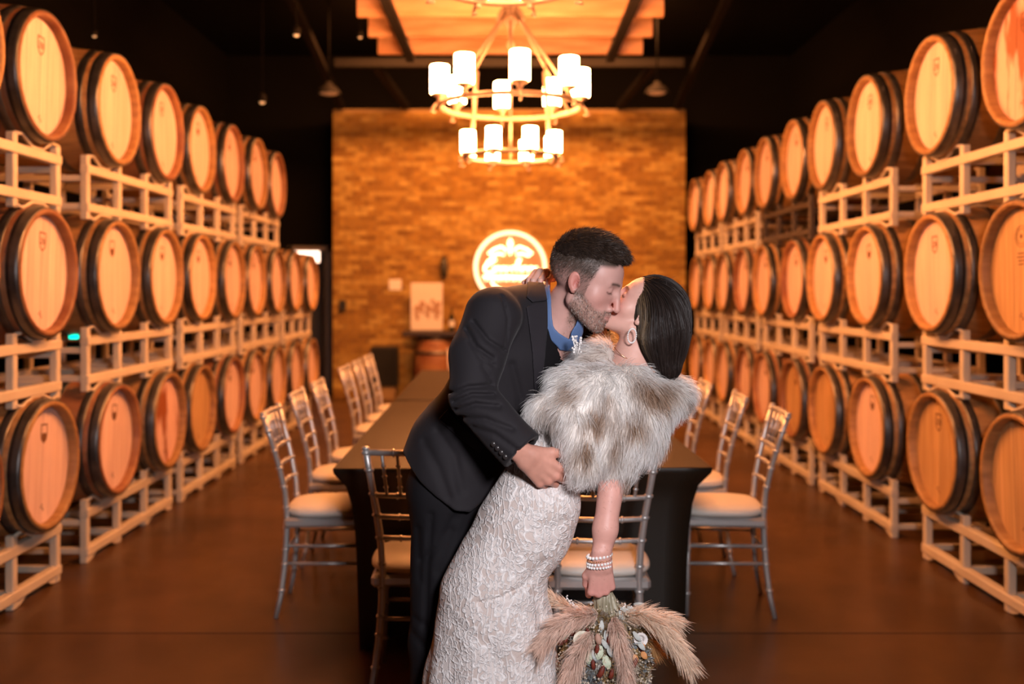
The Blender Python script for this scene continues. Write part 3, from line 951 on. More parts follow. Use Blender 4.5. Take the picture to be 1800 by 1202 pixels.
def frame(up, fwd):
    """axes (right, forward, up) as columns, up kept exact"""
    u = np.asarray(up, float); u /= np.linalg.norm(u); f = np.asarray(fwd, float); f = f-u*(f@u); f /= np.linalg.norm(f)
    return np.stack([np.cross(f, u), f, u], 1)
def poly2(P, pts):
    """signed distance to a polygon in the XZ plane"""
    v = np.array([(p[0], p[1]) for p in pts], dtype=F32); q = P[:, [0, 2]]
    d = np.full(len(q), 1e9, F32); s = np.ones(len(q), F32); n = len(v); j = n-1
    for i in range(n):
        e = v[j]-v[i]; w = q-v[i]
        b = w-e*np.clip((w@e)/max(float(e@e), 1e-9), 0, 1)[:, None]
        d = np.minimum(d, (b*b).sum(1))
        c1 = q[:, 1] >= v[i][1]; c2 = q[:, 1] < v[j][1]; c3 = e[0]*w[:, 1] > e[1]*w[:, 0]
        fl = (c1 & c2 & c3) | (~c1 & ~c2 & ~c3); s = np.where(fl, -s, s); j = i
    return s*np.sqrt(d)
def pxpoly(pts, Y): return [(W(x, y, Y)[0], W(x, y, Y)[2]) for x, y in pts]

def mesh_sdf(f, lo, hi, h, c=4):
    """surface nets on a grid that is refined only near the surface"""
    lo = np.asarray(lo, float); hi = np.asarray(hi, float)
    nc = np.ceil((hi-lo)/(h*c)).astype(int)
    ax = [lo[i]+(np.arange(nc[i])+.5)*h*c for i in range(3)]
    G = np.stack(np.meshgrid(*ax, indexing='ij'), -1).reshape(-1, 3).astype(F32)
    d = f(G).reshape(nc); n = nc*c
    near = np.abs(d) < h*c*1.35
    D = np.repeat(np.repeat(np.repeat(d, c, 0), c, 1), c, 2).astype(F32)
    Mk = np.repeat(np.repeat(np.repeat(near, c, 0), c, 1), c, 2)
    ii = np.argwhere(Mk); P = (lo+ii*h).astype(F32); out = np.empty(len(P), F32)
    for s in range(0, len(P), 400000): out[s:s+400000] = f(P[s:s+400000])
    D[Mk] = out
    S = D < 0; nx, ny, nz = n
    cs = [(a, b, e) for a in (0, 1) for b in (0, 1) for e in (0, 1)]
    cnt = sum(S[a:nx-1+a, b:ny-1+b, e:nz-1+e].astype(np.int8) for a, b, e in cs)
    cell = (cnt > 0) & (cnt < 8); ci = np.argwhere(cell); idx = np.full(cell.shape, -1, int); idx[cell] = np.arange(len(ci))
    acc = np.zeros((len(ci), 3)); num = np.zeros(len(ci))
    V = {q: D[ci[:, 0]+q[0], ci[:, 1]+q[1], ci[:, 2]+q[2]] for q in cs}
    for q in cs:
        for a in range(3):
            if q[a]: continue
            q2 = list(q); q2[a] = 1; q2 = tuple(q2); v1, v2 = V[q], V[q2]
            m = (v1 < 0) != (v2 < 0); t = np.where(m, v1/np.where(m, v1-v2, 1), 0)
            p = np.tile(np.array(q, float), (len(ci), 1)); p[:, a] = t
            acc[m] += p[m]; num[m] += 1
    verts = lo+(ci+acc/np.maximum(num, 1)[:, None])*h
    quads = []
    for a in range(3):
        b, e = (a+1) % 3, (a+2) % 3
        sl = [slice(None)]*3; s2 = [slice(None)]*3
        sl[a] = slice(0, n[a]-1); s2[a] = slice(1, n[a])
        X = S[tuple(sl)] != S[tuple(s2)]; E = np.argwhere(X)
        E = E[(E[:, b] > 0) & (E[:, e] > 0) & (E[:, b] < n[b]-1) & (E[:, e] < n[e]-1)]
        if not len(E): continue
        def I(db, de):
            q = E.copy(); q[:, b] += db; q[:, e] += de; return idx[q[:, 0], q[:, 1], q[:, 2]]
        Q = np.stack([I(-1, -1), I(0, -1), I(0, 0), I(-1, 0)], 1)
        fl = S[E[:, 0], E[:, 1], E[:, 2]]; Q[~fl] = Q[~fl][:, ::-1]
        quads.append(Q[(Q >= 0).all(1)])
    Q = np.concatenate(quads)
    for _ in range(2):
        g = grad(f, verts.astype(F32)); dd = f(verts.astype(F32))
        verts = verts-g*np.clip(dd, -h, h)[:, None]*.8
    return verts, Q
def grad(f, P, e=.0012):
    g = np.empty((len(P), 3), F32)
    for i in range(3):
        o = np.zeros(3, F32); o[i] = e
        g[:, i] = (f(P+o)-f(P-o))/(2*e)
    return g/np.maximum(np.linalg.norm(g, axis=1), 1e-6)[:, None]
def np_mesh(name, V, Q, col=None, smooth=True):
    me = bpy.data.meshes.new(name); k = Q.shape[1]
    me.vertices.add(len(V)); me.vertices.foreach_set('co', np.asarray(V, F32).ravel())
    me.loops.add(Q.size); me.loops.foreach_set('vertex_index', Q.ravel().astype(np.int32))
    me.polygons.add(len(Q)); me.polygons.foreach_set('loop_start', np.arange(len(Q), dtype=np.int32)*k)
    me.polygons.foreach_set('loop_total', np.full(len(Q), k, np.int32))
    me.polygons.foreach_set('use_smooth', np.full(len(Q), smooth))
    me.update(calc_edges=True)
    if col is not None:
        at = me.color_attributes.new('tint', 'FLOAT_COLOR', 'POINT')
        c4 = np.ones((len(V), 4), F32); c4[:, :3] = col; at.data.foreach_set('color', c4.ravel())
    return me
def join_np(parts):
    V = []; Q = []; C = []; n = 0
    for v, q, c in parts:
        V.append(v); Q.append(q+n); C.append(c); n += len(v)
    return np.concatenate(V), np.concatenate(Q), np.concatenate(C)

def vnoise(P, s, seed=0):
    """cheap smooth value noise in 3d, 0..1"""
    p = P*s+seed*13.7; i = np.floor(p).astype(np.int64); f = p-i; f = f*f*(3-2*f); r = 0
    def hsh(a, b, c):
        x = (a*73856093) ^ (b*19349663) ^ (c*83492791); x = (x ^ (x >> 13))*1274126177
        return ((x ^ (x >> 16)) & 65535)/65535.0
    for a in (0, 1):
        for b in (0, 1):
            for c in (0, 1):
                w = (f[:, 0] if a else 1-f[:, 0])*(f[:, 1] if b else 1-f[:, 1])*(f[:, 2] if c else 1-f[:, 2])
                r = r+w*hsh(i[:, 0]+a, i[:, 1]+b, i[:, 2]+c)
    return r
def sample_mesh(V, Q, n, rng):
    a, b, c, d = V[Q[:, 0]], V[Q[:, 1]], V[Q[:, 2]], V[Q[:, 3]]
    ar = np.linalg.norm(np.cross(c-a, d-b), axis=1); i = rng.choice(len(Q), n, p=ar/ar.sum())
    u, v = rng.random((2, n, 1))
    return (a[i]*(1-u)+b[i]*u)*(1-v)+(d[i]*(1-u)+c[i]*u)*v
def strands(name, paths, width, col, material, parent, rng, tipcol=None, facing=None):
    """paths (n, m, 3): flat tapering ribbons, m points each"""
    n, m, _ = paths.shape
    t = np.gradient(paths, axis=1); t /= np.maximum(np.linalg.norm(t, axis=2, keepdims=True), 1e-9)
    rv = rng.normal(size=(n, 1, 3)) if facing is None else facing[:, None, :]+.5*rng.normal(size=(n, 1, 3))
    w = np.cross(t, np.broadcast_to(rv, t.shape)); w /= np.maximum(np.linalg.norm(w, axis=2, keepdims=True), 1e-9)
    tp = np.linspace(1, .12, m)[None, :, None]**.8
    wd = np.asarray(width).reshape(-1, 1, 1)*tp*.5
    V = np.stack([paths-w*wd, paths+w*wd], 2).reshape(-1, 3)
    base = (np.arange(n)*m*2)[:, None]+(np.arange(m-1)*2)[None, :]
    Q = np.stack([base, base+1, base+3, base+2], -1).reshape(-1, 4)
    c = np.repeat(col[:, None, :], m, 1)
    if tipcol is not None:
        k = np.linspace(0, 1, m)[None, :, None]; c = c*(1-k)+tipcol[:, None, :]*k
    c = np.repeat(c.reshape(-1, 3), 2, 0)
    return link_mesh(name, np_mesh(name, V, Q, c), material, parent)
def fur_paths(P, N, flow, length, seg, lift, rng, grav=0.0, jit=.25):
    n = len(P); t = flow-N*(flow*N).sum(1, keepdims=True); t /= np.maximum(np.linalg.norm(t, axis=1, keepdims=True), 1e-6)
    d = t+N*lift+rng.normal(size=(n, 3))*jit; d /= np.linalg.norm(d, axis=1, keepdims=True)
    L = length[:, None]/seg; pts = [P]; cur = d
    for s in range(seg):
        pts.append(pts[-1]+cur*L)
        cur = cur+t*.22-N*lift*.28+np.array([0, 0, -grav]); cur /= np.linalg.norm(cur, axis=1, keepdims=True)
    return np.stack(pts, 1)

M['skin'] = mat('skin', (1, 1, 1), .48, attr='tint', sss=.05, bump=.12, bscale=420, bdist=.002, spec=.4)
M['hairtint'] = mat('hair', (1, 1, 1), .50, attr='tint', spec=.35)
M['hairbase'] = mat('hair_base', (1, 1, 1), .8, attr='tint', spec=.1)
M['furtint'] = mat('fur', (1, 1, 1), .75, attr='tint', spec=.2)
def fuzzy(name, k):
    m = bpy.data.materials.new(name); m.use_nodes = True; nt = m.node_tree; N = nt.nodes; L = nt.links
    N.remove(N['Principled BSDF']); at = N.new('ShaderNodeAttribute'); at.attribute_name = 'tint'
    df = N.new('ShaderNodeBsdfDiffuse'); tr = N.new('ShaderNodeBsdfTranslucent'); mx = N.new('ShaderNodeMixShader'); mx.inputs[0].default_value = k
    L.new(at.outputs['Color'], df.inputs[0]); L.new(at.outputs['Color'], tr.inputs[0]); L.new(df.outputs[0], mx.inputs[1]); L.new(tr.outputs[0], mx.inputs[2])
    L.new(mx.outputs[0], N['Material Output'].inputs[0]); return m
M['furstrand'] = fuzzy('fur_strand', .50)
M['suit'] = mat('charcoal_suit', (.0165,.0140,.0165), .8, sheen=.05, bump=.35, bscale=900, bdist=.001, spec=.25)
M['trouser'] = mat('dark_trousers', (.009,.008,.010), .8, bump=.3, bscale=900, bdist=.001, spec=.2)
M['sweater'] = mat('black_knit', (.008,.007,.008), .9, spec=.15)
M['shirt'] = mat('blue_shirt', (.09,.16,.33), .7, bump=.2, bscale=500, bdist=.001)
M['beads'] = mat('white_beads', (.85,.82,.80), .25)
M['gold'] = mat('rose_gold', (.75,.38,.22), .25, .9)

def ear_sdf(ax):
    Re = frame((.10, -.28, 1), (0, 1, 0))
    e = ell(ax, (.0770, -.006, .002), (.0060, .0165, .0265), Re)
    e = smin(e, sphere(ax, (.0735, .001, -.021), .0068), .006)
    e = smax(e, -ell(ax, (.0835, .0005, .003), (.0080, .0105, .0185), Re), .004)
    e = smin(e, cone(ax, (.0772, -.007, .014), (.0775, -.008, -.004), .0026, .0024), .003)
    e = smin(e, sphere(ax, (.0740, .0085, -.002), .0042), .004)
    return e
def head_sdf(k, man):
    """unit head in metres: x right, y forward, z up, origin between the ears; k scales"""
    def f(P):
        q = P/k; q = q.copy(); ax = q.copy(); ax[:, 0] = np.abs(ax[:, 0])
        d = ell(q, (0, -.012, .046), (.0745, .094, .083))
        d = smin(d, ell(q, (0, .046, .040), (.062, .047, .052)), .03)
        d = smin(d, ell(q, (0, .038, -.020), (.055 if man else .051, .052, .068)), .03)
        d = smin(d, cone(ax, (.050, .004, -.045), (.022, .070, -.086), .020 if man else .016, .016), .025)
        d = smin(d, sphere(q, (0, .081, -.088), .017 if man else .014), .02)
        d = smin(d, ell(q, (0, .060, -.055), (.038, .038, .030)), .02)
        d = smin(d, sphere(ax, (.043, .050, -.014), .020), .025)
        d = smin(d, cone(ax, (.008, .089, .030), (.040, .072, .032), .008 if man else .005, .008), .014)
        d = smax(d, -ell(ax, (.031, .102, .014), (.018, .020, .013)), .014)
        d = smin(d, ell(ax, (.030, .0735, .013), (.0145, .0140, .0125)), .005)
        d = smax(d, -cone(ax, (.018, .0905, .0065), (.043, .0775, .0075), .0012, .0012), .003)
        nt = (.1175, -.028) if man else (.112, -.022)
        d = smin(d, chain(q, [(0, .089, .026), (0, .099, .006), (0, nt[0]-.006, nt[1])], [.0065, .0070, .0095], .006), .012)
        d = smin(d, sphere(ax, (.0115, .0965, nt[1]-.006), .0068), .008)
        d = smax(d, -sphere(ax, (.0055, .101, nt[1]-.0145), .0028), .002)
        d = smin(d, chain(ax, [(0, .0985, -.0525), (.012, .0945, -.053), (.024, .083, -.057)], [.0052, .0045, .0025], .004), .005)
        d = smin(d, chain(ax, [(0, .0965, -.0635), (.012, .0925, -.0625), (.024, .083, -.058)], [.0062, .0055, .0025], .004), .005)
        d = smax(d, -chain(ax, [(0, .105, -.0580), (.014, .099, -.0575), (.025, .088, -.057)], [.0014, .0014, .001], .002), .002)
        d = smin(d, ear_sdf(ax), .006)
        return d*k
    return f

# ================================================================== the man
def rot_frame(yaw_dir, pitch):
    h = np.array(yaw_dir, float); h /= np.linalg.norm(h); z = np.array([0, 0, 1.0])
    f = math.cos(pitch)*h+math.sin(pitch)*z; u = -math.sin(pitch)*h+math.cos(pitch)*z
    return frame(u, f)
def rad(a): return a*PI/180
def lerp3(a, b, t): return a[None, :]*(1-t[:, None])+b[None, :]*t[:, None]
def sst(x, a, b):
    t = np.clip((x-a)/(b-a), 0, 1); return t*t*(3-2*t)

def hand_sdf(P, wr, R, s, curls, thumb, spread=1.0, k=.006):
    """R columns: thumb side, finger direction, back of the hand"""
    q = ((P-A3(wr))@np.asarray(R, F32))/s
    mcp = [(.031, .088, 0), (.0105, .094, .003), (-.0105, .090, .001), (-.029, .080, -.004)]
    ln = [(.041, .025, .020), (.045, .028, .021), (.042, .026, .020), (.033, .020, .018)]
    rr = [(.0105, .0092, .0085, .0074), (.0108, .0095, .0086, .0074), (.0102, .009, .0082, .0070), (.0092, .008, .0074, .0064)]
    d = smin(cone(q, (.008, -.032, 0), (.012, .014, 0), .0185, .0175), cone(q, (-.008, -.032, 0), (-.012, .014, 0), .0185, .0165), .012)
    pal = None
    for i, m in enumerate(mcp):
        e = cone(q, (m[0]*.55, .012, -.002), m, .0150, .0115); pal = e if pal is None else smin(pal, e, .010)
    pal = smin(pal, ell(q, (.018, .035, -.012), (.018, .032, .013)), .012)
    d = smin(d, pal, .012)
    for i, m in enumerate(mcp):
        p = np.array(m, float); a = 0; pts = [p.copy()]
        fx = (i-1.4)*-.055*spread
        for j in range(3):
            a += rad(curls[i][j])
            p = p+ln[i][j]*np.array([-fx*-1*math.cos(a) if False else (.0+(-fx))*math.cos(a)*-1, math.cos(a), -math.sin(a)])
            pts.append(p.copy())
        d = smin(d, chain(q, pts, rr[i], .003), k)
    tp = [np.array(t, float) for t in thumb]
    d = smin(d, chain(q, tp, [.016, .0125, .0105, .0085][:len(tp)], .004), .010)
    return d*s
def hand_nails(): pass

SK = dict(base=np.array([.60, .335, .285]), red=np.array([.62, .24, .20]))
def skin_tint(P, base, var=.06):
    n = vnoise(P, 45, 1)*.6+vnoise(P, 160, 2)*.4
    c = base[None, :]*(1+(n[:, None]-.5)*var*2)
    return c

man = empty('person', (W(800, 0, 2.68)[0], 2.68, 0))
MOFF = np.array([man.location.x, man.location.y, 0])
def put(name, V, Q, C, material, parent, off):
    me = np_mesh(name, V-off[None, :], Q, C)
    return link_mesh(name, me, material, parent)

HM_O = W(1024, 498, 2.60); HM_S = .985
HM_R = rot_frame((math.cos(rad(17)), -math.sin(rad(17)), 0), rad(-23))
hm = head_sdf(HM_S, True)
def loc(P, o, R): return ((P-A3(o))@np.asarray(R, F32))
NK0, NK1 = W(1004, 532, 2.64), W(962, 596, 2.68)
def man_head(P):
    d = hm(loc(P, HM_O, HM_R))
    n = cone(P, NK0, NK1, .060, .066)
    n = smin(n, cone(P, W(962, 596, 2.68), W(930, 640, 2.70), .07, .10), .04)
    return smin(d, n, .022)
V, Q = mesh_sdf(man_head, HM_O-np.array([.20, .20, .26]), HM_O+np.array([.16, .18, .16]), .0026)
q = loc(V, HM_O, HM_R)/HM_S
C = skin_tint(V, SK['base'])
x, y, z = np.abs(q[:, 0]), q[:, 1], q[:, 2]
face = (y > .01)
redm = np.exp(-((x-.04)**2+(y-.06)**2+(z+.02)**2)/.0009)*.45+np.exp(-((y-.11)**2+(z+.02)**2+x**2)/.0003)*.5
ear = ear_sdf(np.stack([x, y, z], 1).astype(F32)) < .0012
redm = np.clip(redm+ear*.7, 0, 1)
conch_shade = np.exp(-(((y-.0005)/.008)**2+((z-.002)/.014)**2))*ear
C = C*(1-redm[:, None])+np.array([.66, .24, .19])*redm[:, None]
C = C*(1-.45*conch_shade[:, None]*np.array([.6, 1, 1]))  # shade of the ear hollow put into the skin colour, also redder
nz = vnoise(V, 420, 3)*.6+vnoise(V, 900, 4)*.4
bl = -.012-.030*sst(y, .012, .075)                 # beard edge on the cheek
beard = sst(bl-z, -.004, .012)*sst(y, -.004, .010)*(1-sst(-z, .100, .118)*.7)
mous = sst(y, .080, .088)*(1-sst(x, .026, .034))*sst(-z, .038, .043)
lips = np.exp(-((z+.058)**2)/.00005)*(1-sst(x, .016, .024))*sst(y, .085, .092)
beard = np.clip(np.maximum(beard, mous), 0, 1)*(1-lips)
bc = np.array([.13, .085, .06])[None, :]*(1+1.6*(nz[:, None] > .62)*np.array([1, 1, 1]))
C = C*(1-.62*beard[:, None])+bc*.62*beard[:, None]
C = C*(1-.6*lips[:, None])+np.array([.50, .20, .17])*.6*lips[:, None]
# eyebrow, lash line
brow = np.exp(-((z-(.034-.10*np.abs(x-.028)))**2)/.000016)*sst(x, .010, .016)*(1-sst(x, .044, .052))*(y > .055)
lash = np.exp(-((z-.0055)**2)/.0000035)*sst(x, .016, .020)*(1-sst(x, .040, .046))*(y > .07)
dk = np.clip(brow*.9+lash*.85, 0, 1)
C = C*(1-dk[:, None])+np.array([.05, .03, .02])*dk[:, None]
# faded side hair painted as stubble colour on the scalp
hl = .052+.30*np.clip(y, -.1, .1)                  # lower edge of the long top hair
side = (1-sst(y, .022+.2*np.clip(z, 0, .1), .036+.2*np.clip(z, 0, .1)))*sst(z, -.012-.2*np.clip(-y, 0, .1), .045)*(1-ear)
top = sst(z-hl, -.008, .008)*(1-sst(y, .070, .082))
sc_ = np.clip(np.maximum(side*.93, top), 0, 1)
sb = (y > .006) & (y < .030) & (z < .03) & (z > -.03)   # sideburn
sc_ = np.maximum(sc_, sb*.55)
C = C*(1-sc_[:, None])+(np.array([.060, .040, .030])[None, :]*(.7+.7*nz[:, None]))*sc_[:, None]
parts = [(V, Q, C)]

# right hand on the woman's side
mh_w = W(922, 800, 2.345)
yv = np.array([.72, .26, -.64]); zv = np.array([-.05, -.93, -.05]); yv /= np.linalg.norm(yv)
zv = zv-yv*(yv@zv); zv /= np.linalg.norm(zv); xv = np.cross(yv, zv); xv = xv if xv[2] > 0 else -xv
MH_R = np.stack([xv, yv, zv], 1)
def mhand(P):
    return hand_sdf(P, mh_w, MH_R, .98, [(28, 30, 18), (36, 34, 20), (40, 36, 22), (38, 34, 22)],
                    [(.020, .022, -.008), (.046, .052, -.012), (.060, .080, -.020), (.066, .102, -.032)])
V, Q = mesh_sdf(mhand, mh_w-np.array([.10, .10, .20]), mh_w+np.array([.22, .16, .12]), .0024)
C = skin_tint(V, np.array([.56, .27, .20]), .12)
qq = loc(V, mh_w, MH_R)
kn = sum(np.exp(-((qq[:, 0]-m[0])**2+(qq[:, 1]-m[1])**2)/.00012) for m in ((.031, .09), (.0105, .096), (-.0105, .092), (-.029, .082)))
C = C*(1-.25*np.clip(kn, 0, 1)[:, None])+np.array([.60, .22, .17])*.25*np.clip(kn, 0, 1)[:, None]
parts.append((V, Q, C))
# left hand, hidden behind the woman's back
lh_w = W(1128, 742, 2.86)
def mhand2(P):
    return hand_sdf(P, lh_w, np.stack([np.array([0, 0, 1.]), np.array([.6, -.8, 0]), np.array([.8, .6, 0])], 1), 1.0, [(25, 25, 15)]*4,
                    [(.020, .022, -.008), (.046, .052, -.012), (.060, .080, -.020), (.066, .102, -.032)])
V, Q = mesh_sdf(mhand2, lh_w-.2, lh_w+.2, .005)
parts.append((V, Q, skin_tint(V, SK['base'])))
# body under the clothes
TA = W(950, 545, 2.68)-W(790, 850, 2.66); TA /= np.linalg.norm(TA)
TR_ = frame(TA, (.8, -.6, 0))
SHR, ELR, WRR = W(866, 556, 2.50), W(829, 696, 2.40), W(921, 796, 2.345)
SHL, ELL_, WRL = W(1032, 575, 2.88), W(1075, 690, 2.96), W(1128, 742, 2.88)
HPR, KNR, ANR = W(785, 870, 2.64), W(772, 1130, 2.64), W(766, 1440, 2.68)
HPL, KNL, ANL = W(830, 870, 2.78), W(850, 1120, 2.80), W(840, 1400, 2.86)
def mbody(P):
    d = ell(P, W(915, 630, 2.68), (.16, .09, .18), TR_)
    d = smin(d, ell(P, W(858, 735, 2.68), (.13, .09, .15), TR_), .05)
    d = smin(d, ell(P, W(805, 850, 2.68), (.14, .10, .12), TR_), .05)
    d = smin(d, cone(P, W(945, 560, 2.68), NK1, .06, .05), .04)
    for ch, rs in (((W(940, 560, 2.68), SHR, ELR, WRR), (.05, .05, .038, .017)), ((W(940, 560, 2.68), SHL, ELL_, WRL), (.05, .05, .038, .026)),
                   ((W(800, 850, 2.67), HPR, KNR, ANR), (.08, .07, .05, .04)), ((W(820, 850, 2.72), HPL, KNL, ANL), (.08, .07, .05, .04))):
        d = smin(d, chain(P, ch, rs, .02), .03)
    return d
V, Q = mesh_sdf(mbody, (-.45, 2.2, .02), (.6, 3.15, 1.55), .014)
parts.append((V, Q, skin_tint(V, SK['base'])))
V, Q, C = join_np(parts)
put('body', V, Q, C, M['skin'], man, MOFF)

# --- jacket
def creases(P, segs, Y):
    r = np.zeros(len(P), F32)
    for (pts, dep, wid) in segs:
        dd = None
        for a, b in zip(pts[:-1], pts[1:]):
            A = W(a[0], a[1], Y); B = W(b[0], b[1], Y); A2 = np.array([A[0], A[2]], F32); B2 = np.array([B[0], B[2]], F32)
            pa = P[:, [0, 2]]-A2; ba = B2-A2; h = np.clip(pa@ba/float(ba@ba), 0, 1)
            e = ((pa-h[:, None]*ba)**2).sum(1); dd = e if dd is None else np.minimum(dd, e)
        r += dep*np.exp(-dd/(wid*wid))
    return 1.7*r*(P[:, 1] < Y+.12)
JC = [(((820,580),(838,608),(866,628)), .0065, .0060), (((832,566),(858,598),(886,616)), .0060, .0055), (((826,600),(846,628),(868,640)), .0040, .006),
      (((795,688),(826,676),(860,674)), .0065, .0060), (((800,702),(832,688),(868,690)), .0065, .0055), (((803,716),(838,704),(878,708)), .0060, .0060),
      (((812,729),(855,728),(900,744)), .0050, .0065), (((834,744),(870,752),(906,776)), .0040, .007), (((850,640),(862,660),(866,676)), .004, .007),
      (((900,640),(915,700),(912,740)), .0045, .010), (((770,760),(800,800),(812,860)), .004, .012), (((745,780),(770,820),(790,870)), .004, .012),
      (((882,520),(893,560),(890,610)), .0035, .003)]
def torso(P):
    d = ell(P, W(915, 628, 2.68), (.195, .125, .195), TR_)
    d = smin(d, ell(P, W(858, 735, 2.68), (.160, .122, .17), TR_), .06)
    d = smin(d, ell(P, W(806, 828, 2.68), (.158, .132, .15), TR_), .06)
    d = smin(d, cone(P, W(800, 745, 2.68), W(748, 812, 2.66), .075, .040), .05)
    d = smin(d, cone(P, W(790, 780, 2.68), W(800, 905, 2.60), .10, .085), .05)
    d = smin(d, cone(P, W(948, 560, 2.68), W(872, 550, 2.54), .075, .068), .05)
    d = smin(d, cone(P, W(948, 560, 2.70), SHL, .075, .062), .05)
    return d
CD = (WRR-ELR)/np.linalg.norm(WRR-ELR)
def sleeve(P):
    a = chain(P, [SHR, (SHR+ELR)/2+np.array([-.012, 0, 0]), ELR], [.0735, .066, .0555], .02)
    a = smin(a, chain(P, [ELR, WRR+CD*.02], [.056, .0545], .02), .012)
    return smax(a, (P-A3(WRR-CD*.006))@A3(CD), .003)
def sleeve_in(P): return cone(P, ELR, WRR+CD*.05, .030, .038)
def lsleeve(P): return smax(chain(P, [SHL, ELL_, WRL+np.array([.03, -.03, 0])], [.062, .055, .05], .02), (P-A3(WRL))@A3((WRL-ELL_)/np.linalg.norm(WRL-ELL_)), .004)
HEM = pxpoly([(500, 300), (1400, 300), (1400, 800), (900, 812), (893, 824), (882, 845), (856, 880), (826, 899), (800, 895), (765, 870), (738, 848), (706, 812), (500, 700)], 2.54)
VEE = pxpoly([(963, 440), (963, 575), (957, 640), (948, 700), (940, 740), (1400, 760), (1400, 440)], 2.56)
NECKH = pxpoly([(958, 440), (958, 512), (963, 575), (1100, 575), (1100, 440)], 2.6)
def jac_outer(P):
    t = torso(P)+creases(P, JC[9:12], 2.55)
    s = sleeve(P)+creases(P, JC[:9]+JC[12:], 2.42)
    d = smin(t, s, .010)
    d = smin(d, lsleeve(P), .02)
    return d+(vnoise(P, 16, 5)-.5)*.006
def jacket(P):
    d = jac_outer(P)
    d = smax(d, poly2(P, HEM), .004)
    vee = smax(-poly2(P, VEE), (P[:, 1]-2.84)*-1*0-1e-3+0*P[:, 1], .001)
    d = smax(d, np.where(P[:, 1] < 2.90, -poly2(P, VEE), -1), .004)
    d = smax(d, -smax(torso(P)+.020, (P[:, 2]-(CAMH-(760-512)/FPX*2.6)), .01), .003)   # hollow skirt
    return smax(d, -sleeve_in(P), .003)
V, Q = mesh_sdf(jacket, (-.42, 2.20, .80), (.52, 3.10, 1.56), .0052)
put('jacket', V, Q, np.ones((len(V), 3)), M['suit'], man, MOFF)
def shell_patch(name, base, off, th, poly, Y, ymax, material, lo, hi, h=.003, tint=1.0):
    PP = pxpoly(poly, Y)
    def f(P):
        return smax(smax(np.abs(base(P)-off)-th, poly2(P, PP), .001), P[:, 1]-ymax, .002)
    V, Q = mesh_sdf(f, lo, hi, h)
    return put(name, V, Q, np.full((len(V), 3), tint), material, man, MOFF)
def bb(pts, Y, dy=(.25, .25), m=12):
    xs = [p[0] for p in pts]; ys = [p[1] for p in pts]
    a = W(min(xs)-m, max(ys)+m, Y); b = W(max(xs)+m, min(ys)-m, Y)
    return (a[0], Y-dy[0], a[2]), (b[0], Y+dy[1], b[2])
M['suit2'] = mat('charcoal_suit_edge', (.021,.018,.022), .78, sheen=.05, bump=.35, bscale=900, bdist=.001, spec=.25)
LP = [(936,534),(925,540),(929,566),(936,620),(941,700),(947,700),(956,657),(962,580),(962,531)]
shell_patch('lapel', jac_outer, .003, .0032, LP, 2.52, 2.70, M['suit2'], *bb(LP, 2.52))
CL = [(929,494),(958,496),(963,528),(936,531),(925,522)]
shell_patch('collar', jac_outer, .003, .0040, CL, 2.55, 2.75, M['suit2'], *bb(CL, 2.55))
FL = [(785,722),(850,786),(843,799),(768,741)]
shell_patch('pocket_flap', jac_outer, .002, .0025, FL, 2.52, 2.68, M['suit2'], *bb(FL, 2.52))
# cuff buttons
bt0 = empty('x'); bpy.data.objects.remove(bt0)
for i, (bx, by) in enumerate(((868,779),(875,786),(882,793),(889,800))):
    p = W(bx, by, 2.33).astype(F32)[None, :]; p[0, 1] = 2.26
    for _ in range(40): p[0, 1] += float(max(jacket(p)[0], 0))*.8
    MB().lathe([(.0, -.003), (.0062, -.003), (.0068, -.001), (.0062, .001), (.004, .0005), (.0, .0005)], 12, (0, 0, 0), 'y').build('cuff_button', mat('horn_button', (.03,.025,.025), .25), man, tuple(p[0]-MOFF))

# --- sweater, shirt
def sweater(P):
    d = torso(P)+.013
    d = smax(d, -cone(P, NK0, NK1, .068, .072), .008)
    cut = pxpoly([(700, 300), (700, 900), (1400, 900), (1400, 575), (1040, 560), (1018, 585), (1003, 613), (985, 603), (963, 575), (950, 540), (940, 300)], 2.58)
    return smax(d, poly2(P, cut), .004)
V, Q = mesh_sdf(sweater, (-.10, 2.45, .95), (.40, 3.0, 1.52), .0055)
put('sweater', V, Q, np.ones((len(V), 3)), M['sweater'], man, MOFF)
def shirt(P):
    c = smin(cone(P, W(975, 560, 2.66), W(945, 590, 2.70), .078, .09), cone(P, NK0, NK1, .064, .072), .03)
    d = np.abs(c-.004)-.0035
    reg = pxpoly([(950, 497), (967, 500), (969, 560), (975, 578), (990, 590), (1000, 596), (1006, 580), (1016, 560), (1026, 556), (1027, 585), (1018, 606), (1006, 619), (985, 615), (960, 590), (940, 560)], 2.60)
    return smax(d, poly2(P, reg)+(vnoise(P, 60, 3)-.5)*.004, .003)
V, Q = mesh_sdf(shirt, (.04, 2.45, 1.25), (.24, 2.85, 1.52), .0032)
put('shirt_collar', V, Q, np.ones((len(V), 3)), M['shirt'], man, MOFF)

